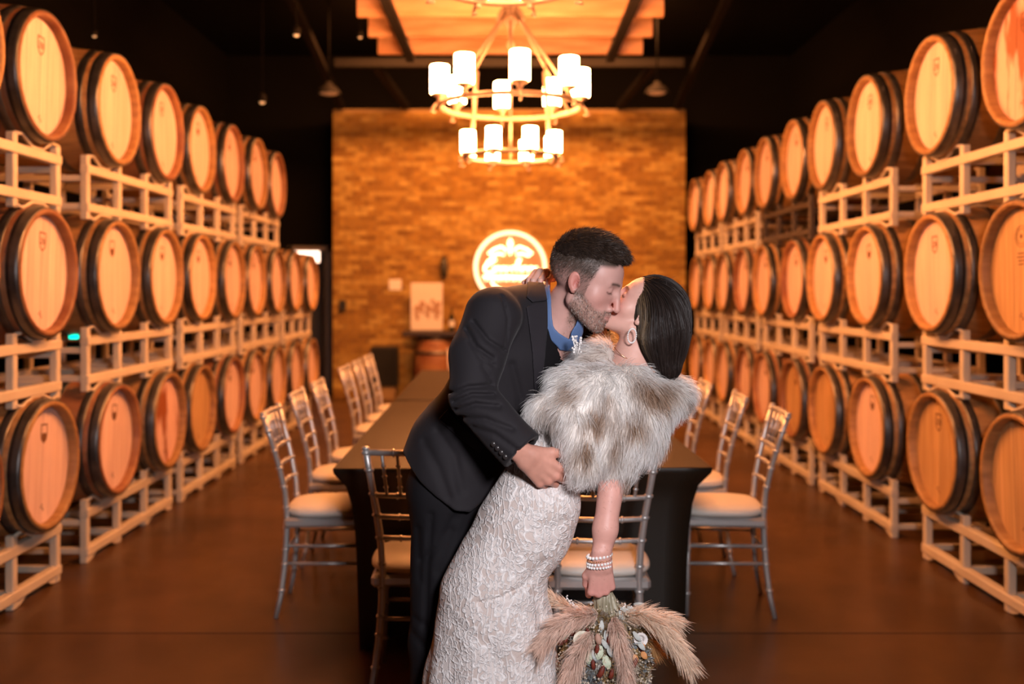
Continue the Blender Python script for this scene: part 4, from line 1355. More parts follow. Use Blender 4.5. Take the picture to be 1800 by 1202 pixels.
# --- trousers, shoes
TC = [(((760,900),(752,1000),(748,1100)), .004, .008), (((735,930),(738,1020)), .003, .010), (((800,905),(770,960),(742,985)), .004, .01), (((795,930),(770,1000)), .003, .01),
      (((730,1090),(770,1110),(800,1150)), .003, .01), (((728,1120),(760,1140)), .003, .01)]
def trousers(P):
    d = ell(P, W(803, 855, 2.69), (.150, .118, .13), frame((.25, 0, 1), (.8, -.6, 0)))
    d = smin(d, chain(P, [HPR, KNR, ANR+np.array([0, 0, .02])], [.092, .078, .070], .02), .04)
    d = smin(d, chain(P, [HPL, KNL, ANL], [.092, .076, .068], .02), .04)
    d = d+creases(P, TC, 2.58)+(vnoise(P, 14, 9)-.5)*.006
    return smax(d, -(P[:, 2]-.055), .004)
V, Q = mesh_sdf(trousers, (-.42, 2.35, .03), (.25, 3.0, 1.12), .0075)
put('trousers', V, Q, np.ones((len(V), 3)), M['trouser'], man, MOFF)
M['shoe'] = mat('dark_leather_shoe', (.03,.02,.015), .35)
for (a, nm) in ((ANR, 'shoe'), (ANL, 'shoe')):
    c = np.array([a[0], a[1], 0])
    def shoe(P, c=c):
        d = smin(cone(P, c+(-.03, 0, .05), c+(.13, -.05, .035), .045, .036), cone(P, c+(0, 0, .05), c+(-.01, 0, .10), .042, .045), .03)
        d = smax(d, -(P[:, 2]-.012), .004)
        so = smax(smax(cone(P, c+(-.03, 0, .01), c+(.13, -.05, .01), .047, .040), P[:, 2]-.016, .002), -(P[:, 2]-.001), .001)
        return np.minimum(d, so)
    V, Q = mesh_sdf(shoe, c+(-.12, -.14, -.01), c+(.22, .1, .17), .006)
    put(nm, V, Q, np.ones((len(V), 3)), M['shoe'], man, MOFF)

# --- hair
rngm = np.random.default_rng(21)
def mhair(P):
    q = loc(P, HM_O, HM_R)/HM_S
    d = ell(q, (0, -.010, .052), (.0775, .0985, .086))
    d = smin(d, ell(q, (0, .050, .090), (.050, .046, .034)), .025)
    d = smin(d, ell(q, (0, .010, .108), (.052, .060, .034)), .02)
    ln = q[:, 2]-(.058+.34*np.clip(q[:, 1], -.1, .1)-.0*q[:, 0])
    d = smax(d, -ln, .030)
    d = smax(d, q[:, 1]-.094, .004)
    d = smax(d, -((np.abs(q[:, 0])*.0)+q[:, 2]-.052-.9*np.clip(q[:, 1]-.045, 0, 1)), .006)
    return d*HM_S+(vnoise(P, 110, 6)-.5)*.004
V, Q = mesh_sdf(mhair, HM_O-.18, HM_O+.2, .0032)
hb = put('hair', V, Q, np.tile([.020, .012, .009], (len(V), 1)), M['hairbase'], man, MOFF)
P0 = sample_mesh(V, Q, 26000, rngm).astype(F32); N0 = grad(mhair, P0)
fl = np.tile(HM_R[:, 1]*.9+HM_R[:, 2]*.1, (len(P0), 1))
ql = loc(P0, HM_O, HM_R)
ln = .009+.016*sst(ql[:, 2], .05, .11)*rngm.random(len(P0))
pth = fur_paths(P0-N0*.002, N0, fl+(np.stack([vnoise(P0, 90, 41+i)-.5 for i in range(3)], 1))*1.3, ln, 3, .60, rngm, 0, .25)
cc = np.array([.026, .015, .010])[None, :]*rngm.uniform(.5, 2.0, (len(P0), 1))
strands('hair_strands', pth-MOFF, np.full(len(P0), .0010), cc, M['hairtint'], hb, rngm, cc*1.6)
# stubble on the faded sides and the beard, short strands rooted on the head
V, Q, C = parts[0]
P0 = sample_mesh(V, Q, 120000, rngm).astype(F32); q = loc(P0, HM_O, HM_R)/HM_S
x, y, z = np.abs(q[:, 0]), q[:, 1], q[:, 2]
bl = -.012-.030*sst(y, .012, .075)
bd = sst(bl-z, -.004, .012)*sst(y, -.004, .010)*(1-sst(-z, .100, .116)*.8)
mo = sst(y, .080, .088)*(1-sst(x, .026, .034))*sst(-z, .038, .043)
lp = np.exp(-((z+.058)**2)/.00005)*(1-sst(x, .016, .024))*sst(y, .085, .092)
pb = np.maximum(bd, mo)*(1-lp)
er = ear_sdf(np.stack([x, y, z], 1).astype(F32)) < .002
sd = (1-sst(y, .022+.2*np.clip(z, 0, .1), .036+.2*np.clip(z, 0, .1)))*sst(z, -.012-.2*np.clip(-y, 0, .1), .05)*(1-er)
pick = rngm.random(len(P0)); isb = pick < pb*.20; iss = (~isb) & (pick < sd*.42)
for msk, nm, L0, L1, col, fdir in ((isb, 'beard', .003, .0065, np.array([.10, .062, .042]), -HM_R[:, 2]*.9+HM_R[:, 1]*.3), (iss, 'side_hair', .004, .009, np.array([.055, .036, .026]), -HM_R[:, 2]*.7-HM_R[:, 1]*.3)):
    pp = P0[msk]; nn = grad(man_head, pp)
    pth = fur_paths(pp, nn, np.tile(fdir, (len(pp), 1)), rngm.uniform(L0, L1, len(pp)), 2, .5, rngm, 0, .3)
    grey = rngm.random((len(pp), 1)) < (.30 if nm == 'beard' else .02)
    c2 = np.where(grey, np.array([[.45, .40, .36]]), col[None, :]*rngm.uniform(.5, 1.6, (len(pp), 1)))
    strands(nm, pth-MOFF, np.full(len(pp), .0009), c2, M['hairtint'], man, rngm)
# boutonniere on the far lapel
bo = MB(); rb = random.Random(4)
bp = W(1014, 606, 2.50)-MOFF
for i in range(26):
    c = bp+np.array([rb.uniform(-.012, .012), rb.uniform(-.012, .004), rb.uniform(-.020, .022)])
    bo.sphere(c, rb.uniform(.0022, .0042), 6, 4)
    bo.tube([bp+np.array([0, .004, -.03]), c], .0006, 3)
bo.build('boutonniere', M['beads'], man)
tag(man, 'bearded man in charcoal suit jacket and blue-collared shirt, leaning in to kiss the woman', 'person')

# ================================================================== the woman
wom = empty('person', (W(880, 0, 2.48)[0], 2.48, 0))
WOFF = np.array([wom.location.x, wom.location.y, 0])
HW_O = W(1130, 557, 2.635); HW_S = .90
HW_R = rot_frame((-math.cos(rad(9)), math.sin(rad(9)), 0), rad(43))
hw = head_sdf(HW_S, False)
WN0, WN1 = W(1122, 590, 2.63), W(1104, 668, 2.60)
def wom_head(P):
    d = hw(loc(P, HW_O, HW_R))
    n = chain(P, [WN0, W(1113, 625, 2.62), WN1], [.045, .046, .058], .02)
    n = smin(n, ell(P, W(1085, 725, 2.58), (.12, .10, .115)), .04)
    return smin(d, n, .020)
V, Q = mesh_sdf(wom_head, HW_O-np.array([.20, .20, .26]), HW_O+np.array([.16, .18, .16]), .0026)
q = loc(V, HW_O, HW_R)/HW_S
wb_ = np.array([.70, .40, .325])
C = skin_tint(V, wb_, .04)
x, y, z = np.abs(q[:, 0]), q[:, 1], q[:, 2]
rd = np.exp(-((x-.038)**2+(y-.07)**2+(z+.02)**2)/.0008)*.45
C = C*(1-rd[:, None])+np.array([.70, .27, .23])*rd[:, None]
lips = np.exp(-((z+.058)**2)/.00006)*(1-sst(x, .016, .026))*sst(y, .083, .090)
brow = np.exp(-((z-(.034-.12*np.abs(x-.026)))**2)/.000012)*sst(x, .010, .014)*(1-sst(x, .044, .050))*(y > .055)
lash = np.exp(-((z-.0055)**2)/.000006)*sst(x, .016, .020)*(1-sst(x, .040, .047))*(y > .07)
C = C*(1-.7*lips[:, None])+np.array([.55, .18, .17])*.7*lips[:, None]
dk = np.clip(brow*.8+lash, 0, 1)
C = C*(1-dk[:, None])+np.array([.035, .02, .015])*dk[:, None]
wparts = [(V, Q, C)]
SHW, ELW, WRW = W(1122, 695, 2.50), W(1077, 832, 2.44), W(1056, 984, 2.40)
yv = np.array([.04, .18, -.98]); yv /= np.linalg.norm(yv); zv = np.array([.12, -1, 0]); zv = zv-yv*(yv@zv); zv /= np.linalg.norm(zv)
xv = np.cross(yv, zv); xv = xv if xv[0] < 0 else -xv
WH_R = np.stack([xv, yv, zv], 1); wh_w = W(1057, 988, 2.395)
def warm(P):
    d = chain(P, [SHW, ELW, W(1064, 930, 2.41), WRW], [.044, .0335, .0275, .0225], .02)
    h = hand_sdf(P, wh_w, WH_R, .84, [(52, 78, 40), (58, 78, 40), (60, 78, 40), (58, 74, 40)],
                 [(.020, .018, -.010), (.040, .048, -.022), (.040, .078, -.030), (.030, .100, -.036)])
    return smin(d, h, .010)
V, Q = mesh_sdf(warm, W(1000, 1090, 2.42)-np.array([0, .14, 0]), W(1160, 780, 2.42)+np.array([0, .16, 0]), .0025)
C = skin_tint(V, np.array([.66, .34, .28]), .08)
hz = sst(1.47-(V[:, 2]), .66, .74); C = C*(1-.5*hz[:, None])+np.array([.62, .25, .22])*.5*hz[:, None]
fk = (vnoise(V, 330, 8) > .86)*.35; C = C*(1-fk[:, None])+np.array([.35, .15, .10])*fk[:, None]
wparts.append((V, Q, C))
# right hand on the man's nape
nh = W(985, 482, 2.80)
yv = np.array([-.62, -.78, .05]); yv /= np.linalg.norm(yv); zv = np.array([0, 0, 1.0]); zv = zv-yv*(yv@zv); zv /= np.linalg.norm(zv)
NH_R = np.stack([np.cross(yv, zv)*1.0, yv, zv], 1)
def whand2(P):
    return hand_sdf(P, nh, NH_R, .88, [(38, 42, 25), (42, 45, 25), (42, 45, 25), (40, 42, 25)],
                    [(.020, .022, -.008), (.046, .052, -.012), (.060, .080, -.020), (.066, .102, -.032)])
V, Q = mesh_sdf(whand2, nh-.20, nh+.12, .003)
wparts.append((V, Q, skin_tint(V, wb_, .05)))
SHW2, ELW2 = W(1085, 655, 2.74), W(1035, 600, 3.0)
def wbody(P):
    d = ell(P, W(1082, 722, 2.60), (.105, .085, .11))
    d = smin(d, cone(P, W(1070, 720, 2.58), W(962, 808, 2.53), .07, .05), .04)
    d = smin(d, cone(P, W(962, 808, 2.53), W(945, 870, 2.51), .05, .055), .03)
    d = smin(d, chain(P, [W(1090, 680, 2.6), SHW, ELW], [.05, .04, .028], .02), .03)
    d = smin(d, chain(P, [W(1090, 680, 2.62), SHW2, ELW2, nh+np.array([.03, .04, -.02])], [.05, .04, .033, .022], .02), .03)
    for s in (-1, 1):
        d = smin(d, chain(P, [W(935, 890, 2.51+s*.045), W(868, 1080, 2.48+s*.06), W(880, 1440, 2.48+s*.07)], [.050, .045, .035], .03), .04)
    d = smin(d, cone(P, WN0, WN1, .04, .045), .03)
    return d
V, Q = mesh_sdf(wbody, (-.20, 2.2, .02), (.5, 3.2, 1.55), .013)
wparts.append((V, Q, skin_tint(V, wb_)))
V, Q, C = join_np(wparts)
put('body', V, Q, C, M['skin'], wom, WOFF)

# --- lace dress
DC = [(((842,1052),(880,1044),(922,1030)), .006, .0045), (((846,1058),(900,1062),(950,1090)), .0035, .012), (((955,990),(930,1020),(890,1040)), .004, .012),
      (((1005,915),(975,925),(930,930)), .003, .015), (((800,1090),(860,1120),(900,1202)), .003, .015), (((940,1040),(950,1100)), .004, .010), (((925,850),(915,900),(880,950)), .002, .02)]
def dress(P):
    pts = [W(985, 785, 2.53), W(958, 825, 2.50), W(941, 884, 2.485), W(921, 930, 2.48), W(884, 990, 2.475), W(868, 1050, 2.47), W(868, 1105, 2.47), W(866, 1202, 2.47), W(880, 1330, 2.47), W(890, 1490, 2.47)]
    rs = [.072, .076, .106, .113, .1065, .128, .142, .164, .21, .27]
    d = chain(P, pts, rs, .03)
    d = smin(d, ell(P, W(968, 882, 2.49), (.062, .10, .060)), .03)
    d = smin(d, cone(P, W(985, 790, 2.54), W(1075, 715, 2.58), .085, .10), .04)
    ang = np.arctan2(P[:, 1]-2.47, P[:, 0]-W(870, 0, 2.47)[0])
    low = sst(-P[:, 2], -.75, -.2)
    d = d+low*.012*np.sin(ang*9+P[:, 2]*5)
    d = d+creases(P, DC, 2.38)+(vnoise(P, 18, 2)-.5)*.005
    return smax(d, -(P[:, 2]-.006), .004)
V, Q = mesh_sdf(dress, (-.46, 2.05, -.01), (.36, 2.9, 1.28), .0065)
def lace_material():
    m = bpy.data.materials.new('ivory_lace'); m.use_nodes = True
    nt = m.node_tree; N = nt.nodes; L = nt.links; b = N['Principled BSDF']; b.inputs['Roughness'].default_value = .72
    b.inputs['Sheen Weight'].default_value = .15
    tc = N.new('ShaderNodeTexCoord')
    def mth(op, a, c=None, v=None, v3=None):
        n = N.new('ShaderNodeMath'); n.operation = op
        if isinstance(a, float): n.inputs[0].default_value = a
        else: L.new(a, n.inputs[0])
        if c is not None: L.new(c, n.inputs[1])
        if v is not None: n.inputs[1].default_value = v
        if v3 is not None: n.inputs[2].default_value = v3
        return n.outputs[0]
    # gentle warp so motifs do not look stamped
    nz = N.new('ShaderNodeTexNoise'); nz.inputs['Scale'].default_value = 16; L.new(tc.outputs['Object'], nz.inputs['Vector'])
    va = N.new('ShaderNodeVectorMath'); va.operation = 'MULTIPLY_ADD'; va.inputs[1].default_value = (.03, .03, .03)
    L.new(nz.outputs['Color'], va.inputs[0]); L.new(tc.outputs['Object'], va.inputs[2])
    outs = []
    for sc, pet, off in ((15, 6, 0.0), (30, 5, 3.1)):
        ad = N.new('ShaderNodeVectorMath'); ad.inputs[1].default_value = (off, off, off); L.new(va.outputs[0], ad.inputs[0])
        vo = N.new('ShaderNodeTexVoronoi'); vo.inputs['Scale'].default_value = sc; L.new(ad.outputs[0], vo.inputs['Vector'])
        sb = N.new('ShaderNodeVectorMath'); sb.operation = 'SUBTRACT'; L.new(ad.outputs[0], sb.inputs[0]); L.new(vo.outputs['Position'], sb.inputs[1])
        sx = N.new('ShaderNodeSeparateXYZ'); L.new(sb.outputs[0], sx.inputs[0])
        an = mth('ARCTAN2', sx.outputs[2], sx.outputs[0])
        r = mth('MULTIPLY', mth('POWER', mth('ADD', mth('MULTIPLY', sx.outputs[0], sx.outputs[0]), mth('MULTIPLY', sx.outputs[2], sx.outputs[2])), v=.5), v=float(sc))
        pt = mth('ADD', mth('MULTIPLY', mth('ABSOLUTE', mth('SINE', mth('MULTIPLY', an, v=pet/2.0))), v=.24), v=.20)
        e = mth('ABSOLUTE', mth('SUBTRACT', r, pt))                       # petal outline cord
        cord = mth('SUBTRACT', 1.0, mth('MINIMUM', mth('MULTIPLY', e, v=14.0), v=1.0))
        fill = mth('LESS_THAN', r, pt)
        outs.append((cord, fill))
    cord = mth('MAXIMUM', outs[0][0], outs[1][0]); fill = mth('MAXIMUM', outs[0][1], outs[1][1])
    # net ground and curling vines
    wv = N.new('ShaderNodeTexWave'); wv.inputs['Scale'].default_value = 22; wv.inputs['Distortion'].default_value = 9; wv.inputs['Detail'].default_value = 1
    L.new(tc.outputs['Object'], wv.inputs['Vector'])
    vine = mth('POWER', wv.outputs['Fac'], v=8.0)
    ht = mth('ADD', mth('MULTIPLY', cord, v=1.0), mth('ADD', mth('MULTIPLY', fill, v=.30), mth('MULTIPLY', vine, v=.6)))
    rp = N.new('ShaderNodeValToRGB'); rp.color_ramp.elements[0].color = (.56,.47,.43,1); rp.color_ramp.elements[1].color = (.80,.76,.745,1)
    rp.color_ramp.elements[0].position = .0; rp.color_ramp.elements[1].position = .75
    L.new(ht, rp.inputs[0]); L.new(rp.outputs[0], b.inputs['Base Color'])
    net = N.new('ShaderNodeTexVoronoi'); net.inputs['Scale'].default_value = 420; L.new(tc.outputs['Object'], net.inputs['Vector'])
    h2 = mth('ADD', ht, mth('MULTIPLY', net.outputs['Distance'], v=.25))
    bp = N.new('ShaderNodeBump'); bp.inputs['Strength'].default_value = .7; bp.inputs['Distance'].default_value = .0030
    L.new(h2, bp.inputs['Height']); L.new(bp.outputs[0], b.inputs['Normal'])
    return m
put('lace_dress', V, Q, np.ones((len(V), 3)), lace_material(), wom, WOFF)

# --- fur stole
def furb(P):
    d = ell(P, W(1072, 738, 2.50), (.140, .150, .135))
    d = smin(d, cone(P, W(1025, 724, 2.46), W(962, 722, 2.44), .095, .036), .04)
    d = smin(d, cone(P, W(1008, 692, 2.52), W(1022, 662, 2.58), .070, .044), .03)
    d = smin(d, chain(P, [W(1022, 660, 2.58), W(1048, 632, 2.62), W(1064, 618, 2.74)], [.040, .036, .034], .02), .02)
    d = smin(d, cone(P, W(1120, 690, 2.60), W(1190, 690, 2.62), .050, .040), .03)
    d = smin(d, chain(P, [W(1062, 618, 2.82), W(1045, 605, 2.95)], [.036, .05], .02), .03)
    d = smin(d, cone(P, W(1115, 712, 2.53), W(1188, 702, 2.56), .088, .034), .04)
    d = smin(d, cone(P, W(1072, 780, 2.45), W(1082, 838, 2.44), .088, .030), .04)
    d = smin(d, cone(P, W(1010, 745, 2.40), W(1022, 818, 2.365), .055, .034), .03)
    d = smax(d, -cone(P, W(1110, 560, 2.60), W(1100, 634, 2.54), .056, .038), .02)
    return d-.004+(vnoise(P, 22, 7)-.5)*.014
V, Q = mesh_sdf(furb, (.05, 2.24, .93), (.50, 3.08, 1.42), .006)
rngw = np.random.default_rng(5)
def furcol(P):
    px = 895+P[:, 0]/P[:, 1]*FPX; py = 512-(P[:, 2]-CAMH)/P[:, 1]*FPX
    v = np.zeros(len(P))
    for bx, by, rx, ry, a in ((1150, 692, 34, 26, 1), (1005, 690, 22, 20, .8), (1048, 738, 30, 22, .75), (1118, 742, 26, 30, .6), (1022, 790, 22, 34, .55), (975, 718, 16, 30, .5),
                              (1100, 850, 40, 18, .6), (1070, 700, 18, 12, .35), (1045, 628, 24, 16, .6), (1212, 705, 10, 20, .5), (955, 735, 20, 10, .4), (1085, 790, 16, 26, .45)):
        v = np.maximum(v, a*np.exp(-((px-bx)/rx)**2-((py-by)/ry)**2))
    n = vnoise(P, 28, 11)*.6+vnoise(P, 70, 12)*.4
    return np.clip(v*1.5+(n-.60)*1.3, 0, 1)
kb = furcol(V)
CB = np.array([.74, .69, .64])[None, :]*(1-kb[:, None])+np.array([.20, .12, .075])*kb[:, None]
stole = put('fur_stole', V, Q, CB, M['furtint'], wom, WOFF)
NF = 52000
P0 = sample_mesh(V, Q, NF, rngw).astype(F32); N0 = grad(furb, P0)
cn = W(1095, 625, 2.58)
fl = (P0-cn[None, :])*np.array([1, .4, 1]); fl /= np.linalg.norm(fl, axis=1, keepdims=True)
fl = fl*.75+np.array([0, 0, -.75])
# clumping: strands bend to shared directions
cl = np.stack([vnoise(P0, 55, 31+i)-.5 for i in range(3)], 1)*1.6
fl = fl+cl*1.25
kk = np.clip(furcol(P0)+rngw.normal(0, .10, NF), 0, 1)
ln = rngw.uniform(.024, .054, NF)
pth = fur_paths(P0-N0*.004, N0, fl, ln, 4, .50, rngw, .08, .20)
c0 = np.array([.90, .87, .84])[None, :]*(1-kk[:, None])+np.array([.27, .145, .075])*kk[:, None]
c1_ = np.array([.97, .965, .96])[None, :]*(1-kk[:, None]*.85)+np.array([.56, .37, .24])*kk[:, None]*.85
strands('fur_strands', pth-WOFF, rngw.uniform(.0010, .0018, NF), c0, M['furstrand'], stole, rngw, c1_)

# --- long dark hair
FACEP = pxpoly([(1000, 700), (1000, 470), (1118, 470), (1125, 490), (1116, 515), (1108, 545), (1108, 565), (1117, 580), (1124, 600), (1131, 625), (1138, 660), (1120, 700)], 2.56)
def whair(P):
    q = loc(P, HW_O, HW_R)/HW_S
    d = ell(q, (0, -.010, .052), (.081, .096, .088))*HW_S
    h = ell(P, W(1166, 575, 2.60), (.066, .088, .100))
    h = smin(h, cone(P, W(1168, 600, 2.59), W(1182, 645, 2.57), .058, .022), .04)
    h = smin(h, cone(P, W(1152, 600, 2.56), W(1166, 645, 2.55), .036, .022), .03)
    d = smin(d, h, .035)
    return smax(d, -poly2(P, FACEP), .006)+(vnoise(P, 60, 4)-.5)*.002
V, Q = mesh_sdf(whair, HW_O-np.array([.09, .17, .20]), HW_O+np.array([.18, .17, .16]), .0036)
wh = put('hair', V, Q, np.tile([.010, .006, .005], (len(V), 1)), M['hairtint'], wom, WOFF)
P0 = sample_mesh(V, Q, 9000, rngw).astype(F32); n = len(P0); pts = [P0]; cur = P0.copy()
part = W(1120, 490, 2.62)
L = rngw.uniform(.06, .20, n)/14
for s in range(14):
    g = grad(whair, cur, .003)
    away = cur-part[None, :]; away /= np.linalg.norm(away, axis=1, keepdims=True)
    topw = sst(cur[:, 2], 1.40, 1.50)[:, None]
    fl = np.array([.12, 0, -1.0])[None, :]*(1-topw*.75)+away*topw*1.2
    t = fl-g*(fl*g).sum(1, keepdims=True)*.96; t /= np.maximum(np.linalg.norm(t, axis=1, keepdims=True), 1e-6)
    cur = (cur+t*L[:, None]).astype(F32)
    d = whair(cur); low = cur[:, 2] < 1.26
    cur = cur-g*(np.clip(d-.0012, -.01, .01)*np.where(low, 0, 1))[:, None]
    pts.append(cur.copy())
pth = np.stack(pts, 1)
keep = ((pth[:, -1, 2] > 1.205) & (poly2(pth[:, 7], FACEP) > -.001) & (poly2(pth[:, -1], FACEP) > -.001)); pth = pth[keep]; m = len(pth)
cc = np.array([.016, .0095, .0075])[None, :]*rngw.uniform(.4, 2.0, (m, 1))
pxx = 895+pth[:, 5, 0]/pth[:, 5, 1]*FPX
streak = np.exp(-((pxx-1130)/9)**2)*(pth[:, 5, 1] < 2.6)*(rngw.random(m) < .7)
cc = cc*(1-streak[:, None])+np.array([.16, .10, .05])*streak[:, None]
strands('hair_strands', pth-WOFF, np.full(m, .0014), cc, M['hairtint'], wh, rngw)
# stray flyaway hairs catching the light
k = 90; a0 = sample_mesh(V, Q, 2500, rngw); a0 = a0[a0[:, 2] > 1.455][:k]; k = len(a0)
nn = grad(whair, a0.astype(F32)); dr = nn*.6+rngw.normal(size=(k, 3))*.5+np.array([.4, 0, .1]); dr /= np.linalg.norm(dr, axis=1, keepdims=True)
pth = np.stack([a0+dr*t*.022+np.array([.3, 0, -.5])*t*t*.012 for t in np.linspace(0, 1, 5)], 1)
strands('stray_hair', pth-WOFF, np.full(k, .0005), np.tile([.05, .03, .02], (k, 1)), M['hairtint'], wh, rngw)

# --- jewellery
def bead_ring(name, c, R, rx, ry, n, r, m, parent, off):
    mb = MB(); R = np.asarray(R)
    for i in range(n):
        a = 2*PI*i/n; p = c+R[:, 0]*rx*math.cos(a)+R[:, 1]*ry*math.sin(a)-off
        mb.sphere(p, r, 8, 5)
    return mb.build(name, m, parent)
bead_ring('hoop_earring', W(1111, 590, 2.545), np.stack([[.8, -.3, .2], [0, 0, 1]], 1), .013, .018, 24, .0022, M['beads'], wom, WOFF)
ax1 = np.stack([[1, 0, .14], [0, 1, 0]], 1); wx = W(1055, 0, 2.40)[0]
for (py, r, n, m, nm, t) in ((976, .0042, 20, M['beads'], 'bead_bracelet', .14), (983, .0024, 34, M['gold'], 'gold_bead_bracelet', .10), (988, .0036, 22, M['beads'], 'bead_bracelet', .10), (994, .0034, 24, M['beads'], 'bead_bracelet', .06)):
    c = W(1053.5, py, 2.40)
    bead_ring(nm, c, np.stack([[1, 0, t], [0, 1, 0]], 1), .0285, .0255, n, r, m, wom, WOFF)
MB().tube([W(1080, 611, 2.585)-WOFF, W(1088, 620, 2.572)-WOFF, W(1098, 628, 2.566)-WOFF, W(1112, 634, 2.57)-WOFF], .0011, 5).build('necklace', M['gold'], wom)
tag(wom, 'dark-haired woman in white lace dress and fur stole, leaning back into the kiss', 'person')

# ================================================================== bouquet, held upside down
bq = empty('dried_flower_bouquet', W(1058, 1040, 2.43)); BO = np.array(bq.location)
rq = np.random.default_rng(9); rp_ = random.Random(8)
M['pampas'] = fuzzy('pampas', .35)
M['wrap'] = mat('olive_wrap', (.22,.19,.12), .45, var=(.40,.36,.26), scale=45, stretch=(1, 1, .35), bump=.6, bscale=70, bdist=.004)
def wrapf(P):
    d = chain(P, [W(1058, 1030, 2.44), W(1062, 1052, 2.44), W(1072, 1088, 2.44)], [.013, .024, .042], .01)
    a = np.arctan2(P[:, 1]-2.44, P[:, 0]-W(1066, 0, 2.44)[0])
    return d+.0022*np.sin(a*11)+(vnoise(P, 50, 3)-.5)*.004
V, Q = mesh_sdf(wrapf, BO-np.array([.12, .1, .16]), BO+np.array([.14, .12, .06]), .0035)
link_mesh('stem_wrap', np_mesh('stem_wrap', V-BO, Q), M['wrap'], bq)
def plume(path, r0, n, colour, L=.030):
    pts = np.array(path, float); k = len(pts)
    tt = rq.random(n)**.9*(k-1); i = np.minimum(tt.astype(int), k-2); f = (tt-i)[:, None]
    c = pts[i]*(1-f)+pts[i+1]*f; ax = pts[i+1]-pts[i]; ax /= np.linalg.norm(ax, axis=1, keepdims=True)
    rd = rq.normal(size=(n, 3)); rd -= ax*(rd*ax).sum(1, keepdims=True); rd /= np.linalg.norm(rd, axis=1, keepdims=True)
    u = (tt/(k-1))[:, None]; w = r0*np.sin(np.clip(u*2.6+.45, 0, PI))**.8
    # clumped tufts
    ph = (np.sin(tt*23+rd[:, 0]*3)*.5+.5)[:, None]
    d0 = ax*.8+rd*.75; d0 /= np.linalg.norm(d0, axis=1, keepdims=True)
    ln = (L*(.5+.8*rq.random((n, 1)))*(.6+.6*ph))
    st = c+rd*w*.25; pth = np.stack([st, st+d0*ln*.5, st+d0*ln*.5+(ax*.9+rd*.35+np.array([0, 0, -.15]))*ln*.6], 1)
    col = np.array(colour)[None, :]*rq.uniform(.75, 1.2, (n, 1))
    o = strands('pampas_plume', pth-BO, np.full(n, .0014), col, M['pampas'], bq, rq, col*1.15)
    MB().tube([p-BO for p in pts], .0016, 5).build('stem', M['wrap'], o)
def B(x, y, Y=2.42): return W(x, y, Y)
PK = (.80, .61, .51); CR = (.88, .72, .58)
plume([B(1085, 1085, 2.42), B(1125, 1080, 2.38), B(1160, 1100, 2.35), B(1190, 1135, 2.33), B(1216, 1176, 2.32)], .030, 2600, CR, .034)
plume([B(1100, 1080, 2.44), B(1140, 1078, 2.44), B(1175, 1088, 2.44), B(1192, 1096, 2.44)], .022, 1200, CR, .030)
plume([B(1078, 1085, 2.38), B(1085, 1110, 2.345), B(1095, 1150, 2.33), B(1105, 1205, 2.33), B(1110, 1250, 2.34)], .026, 2600, PK, .030)
plume([B(1050, 1080, 2.40), B(1010, 1085, 2.36), B(975, 1105, 2.34), B(948, 1140, 2.33)], .034, 2600, PK, .036)
plume([B(1040, 1110, 2.38), B(1015, 1150, 2.34), B(1000, 1200, 2.33), B(995, 1240, 2.33)], .032, 2400, PK, .034)
plume([B(1045, 1075, 2.46), B(1000, 1068, 2.46), B(975, 1055, 2.46), B(962, 1045, 2.46)], .018, 900, CR, .026)
plume([B(1100, 1100, 2.44), B(1140, 1125, 2.42), B(1158, 1150, 2.42)], .020, 800, (.62, .36, .16), .026)
# dark centre mass so that nothing shows through
def core(P):
    d = smin(ell(P, B(1068, 1130, 2.44), (.10, .075, .085)), ell(P, B(1060, 1190, 2.43), (.10, .075, .08)), .04)
    d = smin(d, ell(P, B(1078, 1098, 2.44), (.075, .050, .035)), .02)
    return d+(vnoise(P, 60, 2)-.5)*.022
V, Q = mesh_sdf(core, BO+np.array([-.16, -.14, -.36]), BO+np.array([.18, .14, .0]), .006)
kc = vnoise(V, 90, 5)[:, None]
link_mesh('foliage_core', np_mesh('foliage_core', V-BO, Q, np.array([.20, .13, .08])*(1-kc)+np.array([.32, .30, .26])*kc), M['pampas'], bq)
# small filler sprigs and lichen-like curls
def surf_pts(n):
    P = sample_mesh(V, Q, n*3, rq); P = P[P[:, 1] < 2.45][:n]; return P, grad(core, P.astype(F32))
P, Nn = surf_pts(5200)
k = len(P); dr = Nn+rq.normal(size=(k, 3))*.55; dr /= np.linalg.norm(dr, axis=1, keepdims=True)
ln = rq.uniform(.006, .020, (k, 1)); pth = np.stack([P, P+dr*ln*.5, P+dr*ln+rq.normal(size=(k, 3))*.004], 1)
pal = np.array([[.62, .60, .56], [.40, .44, .46], [.55, .36, .16], [.34, .24, .12], [.72, .62, .50], [.45, .50, .36]])
zone = (vnoise(P, 26, 8)*6.5).astype(int) % 6
col = pal[zone]*rq.uniform(.6, 1.15, (k, 1))
o = strands('filler_sprigs', pth-BO, rq.uniform(.002, .0045, k), col, M['pampas'], bq, rq); o['kind'] = 'stuff'
mb = MB()
P, Nn = surf_pts(700)
for p, n in zip(P, Nn):
    c = p+n*rp_.uniform(.008, .020)-BO; mb.sphere(c, rp_.uniform(.0015, .0032), 5, 3)
o = mb.build('tiny_blossoms', mat('dried_blossom', (.70,.62,.52), .8, var=(.50,.40,.26), scale=40), bq); o['kind'] = 'stuff'
